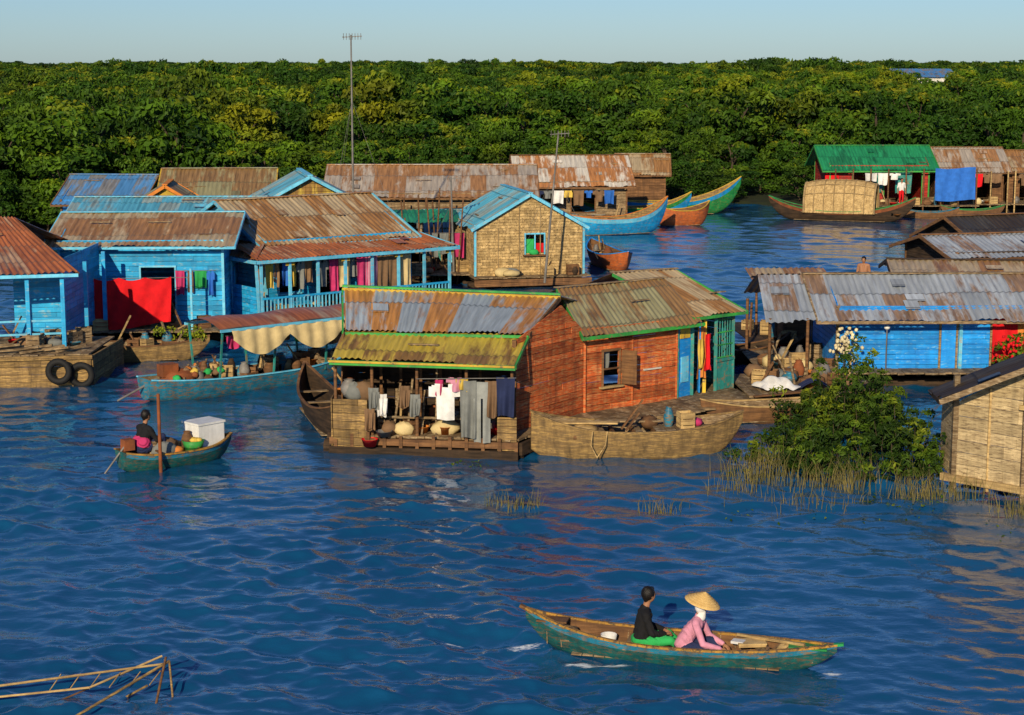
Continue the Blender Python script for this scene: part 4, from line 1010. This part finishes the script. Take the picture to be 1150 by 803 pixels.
for x, y, z in ((-13.3, 51.6, .45), (-12.7, 51.85, .3)):
    tv = []
    for i in range(20):
        for j in range(8):
            A = i*math.tau/20; Q = j*math.tau/8; r = .30+.1*math.cos(Q); tv.append((x+r*math.cos(A), y-.12+.09*math.sin(Q), z+r*math.sin(A)))
    b.add(tv, [(i*8+j, i*8+(j+1) % 8, ((i+1) % 20)*8+(j+1) % 8, ((i+1) % 20)*8+j) for i in range(20) for j in range(8)], rubber, 1., None, True)
for k in range(10): b.beam((-18+k*.5, 51.6+R.uniform(0, 1), .95), (-15.5+k*.3, 51.9+R.uniform(0, 1), 1.0+R.uniform(0, .15)), .12, .06, wgrey)
clutter(b, -16.5, -13, 52.6, 54.5, .9, 18)
b.done('barge', g)
g = boat('brown_moored_boat', (-12.2, 56.3), 5, 5.0, 1.2, .5, .25, .3, wboat, wgrey, wbrown)
b = B(); clutter(b, -1.8, 2, -.3, .3, .3, 18)
rs = np.random.RandomState(8)
for k in range(12): blob(b, (1.5+rs.uniform(-.6, .7), rs.uniform(-.3, .4), .55+rs.uniform(-.15, .35)), (.22, .22, .2), 40, .08, 1.6, leaf_b, rs)
b.done('potted_plants_and_goods', g)

# ================================================================== covered market boat
g = Grp('covered_boat', (-7.4, 51.6, 0), math.radians(40)); b = B()
hull(b, 7.6, 1.7, .5, .5, .15, hblue, wgrey, plblue, keel=-.2, pw=3.2, stripe=hblue, blunt=.5); b.done('hull', g)
b = B()
b.grid(lambda u, v: V((-1.9+u*5.6, -1.0+2.0*v, 1.95+.22*math.sin(v*math.pi)+.03*math.sin(u*14))), 40, 10, m_red, 1., lambda u, v: (u*5, v*2))
for y in (-1.0, 1.0): b.beam((-1.9, y, 1.92), (3.7, y, 1.92), .05, .08, plblue)
for x in (-1.8, 0, 1.8, 3.6):
    for y in (-.75, .75): b.beam((x, y*.95, .4), (x, y*1.25, 1.93), .05, .05, pteal)
for x, ww in ((-.6, 1.9), (1.3, 1.9), (2.9, 1.2)):
    b.grid(lambda u, v, x=x, ww=ww: V((x+(u-.5)*ww, -1.02-.1*math.sin(v*2)-.03*math.sin(u*25), 1.9-v*(.25+.5*math.sin(u*math.pi)))), 24, 6, c_cream, 1.)
b.done('canopy', g); b = B()
clutter(b, -2.8, 3, -.5, .5, .35, 44)
b.ell((-2.7, 0, .55), (.6, .45, .25), rust_m, 1., .2); b.cyl((-3.4, 0, .6), (-4.6, .1, .1), .04, .03, steel, 8); b.box((-3.0, .1, .8), (.5, .35, .35), rust_m)
laundry(b, (-1.5, -.6, 0), (2.5, -.6, 0), 1.7, 7, .3, .8)
for k in range(14): b.ell((-2.3+R.uniform(-.8, .8), R.uniform(-.5, .5), .6+R.uniform(0, .2)), (.12, .12, .1), R.choice([c_grn, c_orange, c_brown, c_yel, rust_m]), None, .2)
for k in range(5): b.beam((-3.2+k*.3, -.5, .5), (-2.4+k*.3, .5, .75+.05*k), .05, .04, wgrey)
b.done('cargo', g)

# ================================================================== small motor boat with seated person
g = Grp('small_motor_boat', (-7.95, 41.35, 0), math.radians(38)); b = B()
hull(b, 2.9, 1.05, .36, .18, .12, hteal, wbrown, rimor, keel=-.12, pw=3, blunt=.6, stripe=hblue); ribs(b, 2.9, 1.05, .36, wbrown, (-.5, .1)); b.done('hull', g)
b = B()
b.box((.75, .05, .62), (.75, .6, .55), plastic_w, .15, 1.); b.box((.75, .05, .915), (.8, .65, .05), plastic_w, .15, .95)
b.lathe((.30, -.25, .32), [(.01, 0), (.2, .0), (.26, .25), (.27, .25), (.2, .02), (.01, .02)], pgreen, 14)
for k in range(6): b.ell((.30+R.uniform(-.12, .12), -.25+R.uniform(-.12, .12), .56), (.09, .09, .06), c_yel, None, .1)
b.ell((.1, .2, .38), (.2, .15, .12), wtan, None, .15); b.ell((-.1, -.2, .36), (.18, .14, .1), c_orange, None, .15)
clutter(b, -.5, .4, -.2, .3, .25, 6)
b.done('cooler_box_and_baskets', g)
b = B(); b.cyl((-.75, -.62, -.5), (-.75, -.6, 1.85), .045, .04, rust_m, 8); b.beam((-.78, -.62, .5), (-.7, -.3, .45), .04, .04, wbrown)
b.box((-1.22, .1, .6), (.26, .22, .26), rust_m); b.cyl((-1.3, .05, .6), (-1.9, .1, -.1), .025, .02, steel, 6); b.done('mooring_pole_and_motor', g)
P, hc = sitting(c_black, c_navy, True, .08, .3, (.36, .14, .25))
P += [('c', (-.03, .08, .22), (.0, -.08, .22), .135, .135, c_mag)]
figure('boatman', P, g.e, .012, lambda b: face_extras(b, hc), (-.85, .12, .36), math.radians(10), 1.15)

# ================================================================== foreground boat with two people
g = Grp('rowing_boat', (2.66, 27.35, -.04), math.radians(-13.4)); b = B()
hull(b, 5.0, 1.0, .33, .10, .34, hteal, wbrown, rimor, keel=-.12, pw=2.2, n=44, stripe=hblue, th=.03)
b.done('hull', g); b = B()
ribs(b, 5.0, 1.0, .33, wgrey, (-.72, -.3, .12, .52), .25)
for k in range(18): b.box((-1.6+k*.185, 0, .06), (.17, .62, .02), wgrey)
for t in [-.85+.1*k for k in range(18)]:
    w_ = .5*(1-abs(t)**2.2)-.03
    b.path([(t*2.5, -w_, .31+.2*abs(t)**3), (t*2.5, -w_*.75, .08+.1*abs(t)**3), (t*2.5, w_*.75, .08+.1*abs(t)**3), (t*2.5, w_, .31+.2*abs(t)**3)], .012, wgrey, 5)
b.beam((-2.35, 0, .60), (-2.60, 0, .72), .09, .05, wbrown); b.beam((2.3, 0, .41), (2.6, 0, .46), .09, .04, hgreen)
b.ell((-1.9, 0, .36), (.3, .16, .08), wgrey, 1., .15); b.box((-2.05, 0, .52), (.5, .28, .03), wbrown); b.box((2.05, 0, .38), (.6, .30, .03), hgreen)
b.done('thwarts_and_ribs', g); b = B()
b.lathe((-1.15, .12, .08), [(.01, .01), (.09, .01), (.13, .22), (.135, .22), (.1, .02), (.01, .03)], plastic_w, 14)
b.box((1.15, .1, .34), (.45, .3, .06), wtan, .3); b.box((.95, .05, .36), (.2, .16, .04), c_white, -.2)
b.beam((.9, .35, .38), (2.0, -.05, .42), .05, .04, wtan); b.grid(lambda u, v: V((1.4+u*.5, -.15+v*.3, .3+.06*math.sin(u*9+v*4))), 12, 8, c_brown, 1.)
b.ell((-.95, -.2, .15), (.16, .12, .1), c_orange, 1., .15); b.ell((1.7, .05, .3), (.14, .1, .08), wtan, 1., .15)
b.done('goods', g)
P, hcm = sitting(c_black, c_grn, True, .05, .12, (.30, .10, .20), 1, (.85, .5, 0), 1.08, -.08, .62)
figure('man_in_black_shirt', P, g.e, .010, lambda b: face_extras(b, hcm, (.85, .5, 0)), (-.60, .0, .20), math.radians(14), 1.12)
P, hcw = sitting(c_pink, c_navy, True, .22, .14, (.46, .12, .12), 1, (1, 0, -.25), .92, -.08, .62)
P.append(('c', (.28, 0, .62), (.26, .0, .55), .06, .08, c_white)); P.append(('e', (.255, 0, .70), (.085, .09, .09), c_white))
def exw(b):
    face_extras(b, hcw, (1, 0, -.25))
    m = Matrix.Rotation(math.radians(16), 3, 'Y')
    prof = [(.275, -.005)]+[(.275*(1-k/12), .17*(k/12)**.92) for k in range(13)]
    b.lathe((hcw[0]+.01, 0, hcw[2]+.035), prof, straw, 28, 1., m); b.lathe((hcw[0]+.01, 0, hcw[2]+.03), [(.27, 0), (.1, .09), (.01, .15)], straw, 28, .7, m)
    for k in range(1, 7):
        r = .275*(1-k/7.5); b.lathe((hcw[0]+.01, 0, hcw[2]+.037), [(r+.004, .17*(1-r/.275)**.92-.003), (r+.004, .17*(1-r/.275)**.92+.003), (r-.003, .17*(1-r/.275)**.92+.005)], straw, 28, .8, m)
figure('woman_in_conical_hat', P, g.e, .010, exw, (.08, -.02, .17), math.radians(-4), 1.06)

# ================================================================== bottom-left fishing frame
g = Grp('bamboo_fishing_frame', (-6.3, 25.6, 0), 0, True); b = B()
b.path([(-8.2, 25.5, .12), (-6.8, 25.6, .28), (-5.25, 25.9, .40)], [.02, .02, .018], wtan, 7)
b.path([(-8.2, 25.3, .03), (-6.3, 25.4, .20), (-5.35, 26.1, .45)], [.018, .018, .018], wtan, 7)
b.path([(-6.4, 24.4, .05), (-5.2, 25.9, .44)], .022, wboat, 7); b.path([(-5.3, 24.8, -.3), (-5.25, 25.9, .5)], .02, wbrown, 7); b.path([(-6.0, 25.9, -.2), (-5.4, 25.2, .3)], .018, wboat, 7)
b.path([(-7.2, 25.0, -.1), (-5.6, 26.2, .3)], .015, wbrown, 6); b.path([(-5.2, 25.9, .44), (-5.0, 25.2, -.3)], .018, wboat, 6)
for k in range(6): b.path([(-6.9+k*.3, 25.38, .15+.02*k), (-6.8+k*.3, 25.7, .30+.01*k)], .01, wtan, 5)
b.done('poles', g)

# ================================================================== right side
g = house('blue_floating_shop', (9.55, 51.6), 1, 6.6, 3.8, .5, 2.35, 3.1, pdblue, m_grey, wgrey, ov=.75, holes=[(3.0, 3.5, .5, 2.0), (4.5, 5.3, .5, 2.1)], apron=.8, h=.15, pitch=.2)
b = B()
b.corr((-2.1, 1.9, 3.08), (-.6, 1.9, 3.1), (-.6, -.75, 2.06), (-2.25, -.75, 2.04), m_grey, .2)
b.corr((-.6, 1.9, 3.08), (-2.1, 1.9, 3.1), (-2.1, 4.6, 2.2), (-.6, 4.6, 2.2), m_grey, .2)
for x, y in ((-2.1, -.6), (-1.0, -.6), (-2.1, 3.8)): b.cyl((x, y, .2), (x, y, 2.1), .05, .05, wbrown, 7)
b.deck((-2.3, -.8), (0, -.8), (0, 3.8), (-2.3, 3.8), .48, wgrey)
clutter(b, -2, -.2, -.5, 2.5, .5, 18)
b.beam((3.6, -.08, 2.2), (3.6, -.08, .5), .1, .06, plblue); b.box((3.25, -.05, 1.25), (.42, .04, 1.5), pdblue, .0)
b.garment('cloth', (4.9, -.1, 2.1), .8, 1.4, c_red); b.garment('cloth', (5.5, -.15, 2.1), .5, 1.3, c_orange)
b.beam((0, -.12, 2.28), (6.6, -.12, 2.28), .04, .1, pdblue)
b.cyl((1.35, -.4, .5), (1.35, -.4, 1.75), .02, .02, steel, 6); b.ell((1.35, -.4, 1.8), (.09, .09, .07), plastic_w, 1.)
rs = np.random.RandomState(18)
for k in range(9): blob(b, (5.0+rs.uniform(-.5, .5), -.7, 1.1+rs.uniform(-.5, .4)), (.25, .2, .2), 40, .1, 1.0, leaf_b, rs)
for k in range(40): b.ell((5.0+rs.uniform(-.6, .6), -.9, 1.1+rs.uniform(-.5, .5)), (.05, .05, .05), c_red, None, .2, 6)
for k in range(60): b.ell((.1+rs.normal(0, .17), -.5+rs.normal(0, .1), 1.35+rs.normal(0, .22)), (.06, .05, .06), petal, None, .2, 6)
b.cyl((.1, -.5, .5), (.1, -.5, 1.3), .02, .02, bark, 6)
b.done('annex_and_goods', g)
g = house('brown_shack', (13.6, 61), -6, 5.5, 4, .5, 2.1, 2.5, wbrown, m_brown, wdark, ov=.5, holes=[(1, 3, .5, 1.9)])
g = house('grey_roof_shack', (16.3, 65), 14, 5.5, 4, .5, 2.5, 3.0, wdark, m_grey, wbrown, ov=.5, holes=[(1, 3, .5, 1.9)])
g = house('dark_roof_shack', (18.8, 71), 20, 5, 4, .5, 2.4, 3.2, wdark, m_dark, wbrown, ov=.5)
def standing(shirt, trouser, armf=.1):
    P = [('e', (0, 0, .95), (.12, .16, .12), trouser), ('c', (0, .05, .98), (0, .06, 1.2), .11, .11, shirt), ('c', (0, -.05, .98), (0, -.06, 1.2), .11, .11, shirt),
         ('c', (0, .06, 1.2), (0, .09, 1.36), .11, .09, shirt), ('c', (0, -.06, 1.2), (0, -.09, 1.36), .11, .09, shirt), ('c', (0, .1, 1.4), (0, .18, 1.39), .07, .06, shirt), ('c', (0, -.1, 1.4), (0, -.18, 1.39), .07, .06, shirt),
         ('c', (0, 0, 1.42), (.02, 0, 1.52), .055, .05, skin)]+head((.03, 0, 1.60))
    for k in (-1, 1):
        el = (-.02, .24*k, 1.12); wr = (armf, .25*k, .88)
        P += [('c', (0, .19*k, 1.38), el, .052, .042, shirt), ('c', el, wr, .038, .027, skin)]+hand(wr, (.1, 0, -1) if abs(armf) < .05 else (.4, 0, -.9), -k)
        P += [('c', (0, .085*k, .92), (.03, .09*k, .5), .088, .062, trouser), ('c', (.03, .09*k, .5), (0, .09*k, .1), .058, .04, trouser), ('c', (-.03, .09*k, .045), (.14, .1*k, .035), .04, .03, skin)]
    return P
e = figure('villager', standing(skin, c_navy), None, .016, lambda b: face_extras(b, (.03, 0, 1.6)), (13.2, 66.5, .5), -1.9)
e = figure('villager.001', standing(c_white, c_red), None, .02, lambda b: face_extras(b, (.03, 0, 1.6)), (24.1, 110.4, .62), -1.5)
g = Grp('swimming_platform', (13.2, 66.5, 0)); b = B(); b.deck((-1, -1), (1, -1), (1, 1), (-1, 1), .47, wgrey); pontoon(b, 1.0, .9, .45, wdark); b.done('planks', g)

# plank shed on far right
g = Grp('plank_shed', (10.5, 38, 0), 0, True); b = B()
b.planks((9.85, 38.7), (11.0, 37.55), .35, [(0, 2.0), (1.63, 2.95)], wpale, .27, .04, piece=3, var=.2)
b.planks((11.05, 37.5), (12.6, 36.0), .0, [(0, 2.95), (.8, 3.4), (2.2, 2.4)], wtan, .27, .04)
b.planks((9.85, 39.9), (9.85, 38.7), .3, 1.95, wpale, .27, .04)
for p in ((9.82, 38.68), (11.03, 37.48)): b.beam((p[0], p[1], -.4), (p[0], p[1], 2.6), .12, .12, wgrey)
b.beam((10.42, 38.1, .1), (10.42, 38.1, 2.4), .06, .08, wtan)
b.beam((9.6, 38.85, .28), (11.3, 37.2, .28), .12, .16, wtan); b.beam((10.9, 37.5, 2.1), (11.5, 36.9, 2.15), .1, .1, wtan)
b.deck((9.9, 38.8), (11.1, 37.6), (11.6, 39), (10, 40), .32, wgrey)
b.done('plank_walls', g); b = B()
b.corr((11.9, 38.4, 3.40), (11.55, 36.5, 3.50), (9.35, 38.15, 2.17), (9.5, 39.7, 2.10), m_dark, .2, .02)
b.corr((11.55, 36.5, 3.5), (11.9, 38.4, 3.40), (13.6, 38, 2.3), (13.4, 35, 2.3), m_dark, .2, .02)
b.beam((11.55, 36.46, 3.44), (9.33, 38.1, 2.10), .06, .12, wgrey); b.beam((9.33, 38.1, 2.1), (9.48, 39.7, 2.04), .06, .1, wdark)
b.done('roof', g)

g = Grp('cluttered_raft', (9.3, 57.5, 0), 4*math.pi/180); b = B()
b.deck((-1.6, -2), (2.2, -2), (2.2, 4), (-1.6, 4), .45, wdark)
for k in range(9): x = R.uniform(-1.6, 2.1); y = R.uniform(-2, 3); b.cyl((x, y, -.2), (x+R.uniform(-.1, .1), y, R.uniform(1.4, 2.6)), .05, .04, wbrown, 6)
clutter(b, -1.4, 2, -1.8, 2.5, .47, 40); b.box((.6, -1.6, .8), (.9, .5, .7), c_blue, .2); b.box((.3, .6, .9), (1.6, 1, .9), wbrown, .1)
b.corr((-1.2, 2.8, 2.5), (1.5, 2.8, 2.5), (1.5, .8, 2.1), (-1.2, .8, 2.1), m_brown, .2)
b.done('raft_and_goods', g)
boat('dark_wooden_boat', (8.6, 53.6), 70, 4.5, 1.2, .5, .4, .3, wdark, wdark, wbrown)
boat('dark_wooden_boat', (7.0, 55.5), 20, 4.0, 1.1, .5, .4, .3, wdark, wdark, wbrown)
g = house('green_roof_house', (20.0, 112.3), 1, 6.2, 5, .6, 3.0, 4.15, pred, m_green, pgreen, ov=.6, holes=[(1.4, 2.7, .6, 2.6), (3.4, 5.8, .6, 2.7)], apron=1.8)
b = B(); clutter(b, .5, 8.5, -1.6, -.4, .62, 34)
b.grid(lambda u, v: V((6.2+2.5*u, -1.75-.15*v+.05*math.sin(u*19+v*3), 2.95-2.0*v-.06*math.sin(u*5))), 40, 12, c_blue, 1.)
b.garment('cloth', (.1, -.1, 2.9), .9, 1.8, c_red, 0); b.garment('cloth', (3.0, -.15, 2.8), .7, 1.5, pteal, 0); b.garment('cloth', (4.6, -.15, 2.8), 1.1, 1.5, pteal, 0); laundry(b, (2, -1, 0), (4.2, -1, 0), 2.6, 3, .4, .8)
for k in range(9): b.cyl((k*1.1, -1.7, -.3), (k*1.1, -1.7, 2.9), .05, .05, wbrown, 6)
b.deck((6, -1.8), (9, -1.8), (9, 4), (6, 4), .6, wgrey); b.done('porch_goods', g)
for (nm, x, L, m, zz) in (('rusty_roof_house', 26.9, 4.2, m_long, 4.0), ('rusty_roof_house', 31.6, 5, m_brown, 3.8)):
    g = house(nm, (x, 113.4), -2, L, 5, .6, 2.8, zz, wbrown, m, wbrown, ov=.5, holes=[(.6, 1.7, .6, 2.5), (2.3, 3.6, .6, 2.5)], apron=1.6)
    b = B(); clutter(b, .3, L-.3, -1.4, -.4, .62, 16); laundry(b, (.3, -1, 0), (L-.3, -1, 0), 2.5, 6, .4, .9, [c_red, c_orange, c_brown, c_grey, c_brown])
    for k in range(5): b.cyl((k*L/4, -1.5, -.3), (k*L/4, -1.5, 2.7), .05, .05, wtan, 6)
    b.done('porch_goods', g)
g = boat('bamboo_canopy_boat', (19.8, 107.2), -20, 8.8, 2.0, .6, .9, .8, wdark, wdark, hgreen, stripe=rust_m)
b = B()
def cr_(u): return 1-.12*abs(2*u-1)**3
b.grid(lambda u, v: V((-2.1+4.2*u, 1.0*math.cos(math.pi*v)*cr_(u), .5+1.95*cr_(u)*max(0, math.sin(math.pi*v))**.75)), 24, 20, thatch, 1., lambda u, v: (u*4, v*3))
for k in range(8): b.path([(-2.1+.6*k, 1.03*math.cos(q)*cr_(k/7), .5+1.99*cr_(k/7)*max(0, math.sin(q))**.75) for q in [math.pi*i/14 for i in range(15)]], .035 if 0 < k < 7 else .07, bamboo, 5)
for q in (.5, .9, 1.3, 1.75, 2.2, 2.6): b.path([(-2.1+.42*k, 1.03*math.cos(q)*cr_(k/10), .5+1.99*cr_(k/10)*math.sin(q)**.75) for k in range(11)], .025, bamboo, 5)
clutter(b, 2.2, 3.4, -.4, .4, .4, 6)
b.done('arched_canopy', g)
boat('small_canoe', (28.5, 110.2), 3, 4, .9, .4, .3, .3, wbrown, wdark, hgreen)
boat('small_canoe', (25.4, 108.6), -12, 3.6, .9, .4, .3, .3, wbrown, wdark, hblue)
boat('blue_long_boat', (5.7, 98.6), 24, 6.6, 1.7, .9, 1.1, .4, hcyan, wboat, c_orange, stripe=plblue, pw=3)
boat('green_long_boat', (9.6, 111.5), 14, 10, 1.9, .8, 1.5, .5, hgreen, wboat, pyellow, stripe=hcyan, pw=3)
boat('green_long_boat', (7.4, 107.2), 10, 7, 1.7, .8, .9, .5, hcyan, wboat, pyellow, stripe=hgreen, pw=3)
boat('orange_wooden_boat', (9.9, 104), 20, 3.6, 1.7, .9, .5, .4, horange, wbrown, pyellow, pw=3)
g = boat('orange_wooden_boat', (4.5, 82.5), 105, 5.5, 1.5, .7, .4, .3, horange, wbrown, pdblue, pw=3)
b = B(); clutter(b, -1.8, 1.8, -.4, .4, .4, 14); b.done('goods', g)

def antenna(name, x, y, z0, z1, lean, els):
    g = Grp(name, (x, y, 0)); b = B(); tx = lean
    b.cyl((0, 0, z0), (tx, 0, z1), .055, .03, steel, 8)
    b.beam((tx-.35, 0, z1-.1), (tx+.45, 0, z1-.05), .03, .03, steel)
    for k in range(els): xx = tx-.3+k*.7/(els-1); b.cyl((xx, -.35+.03*k, z1-.08), (xx, .35-.03*k, z1-.08), .012, .012, steel, 5); b.cyl((xx, 0, z1-.2), (xx, 0, z1+.06), .012, .012, steel, 5)
    for q in (0, 2.1, 4.2): b.cyl((tx*.7, 0, z1*.75), (2.2*math.cos(q), 2.2*math.sin(q), z0+1), .006, .006, steel, 4)
    b.done('mast', g)
antenna('television_antenna', -6.5, 73, .5, 10.5, 0, 7)
antenna('television_antenna', 1.35, 73.2, .4, 6.6, .55, 6)
antenna('television_antenna', -2.5, 76, .5, 4.6, -.1, 4)
g = Grp('distant_white_house', (80, 350, 0)); b = B()
b.corr((-6, 4, 8.2), (6, 4, 8.2), (6, -3, 6.6), (-6, -3, 6.6), m_blue, .5); b.planks((-6, -2.5), (6, -2.5), .3, 6.6, pwhite, .6); b.planks((6, -2.5), (6, 6), .3, 6.6, pwhite, .6); b.planks((-6, 6), (-6, -2.5), .3, 6.6, pwhite, .6)
b.done('walls_and_roof', g)
print('DONE objects', len(bpy.data.objects))
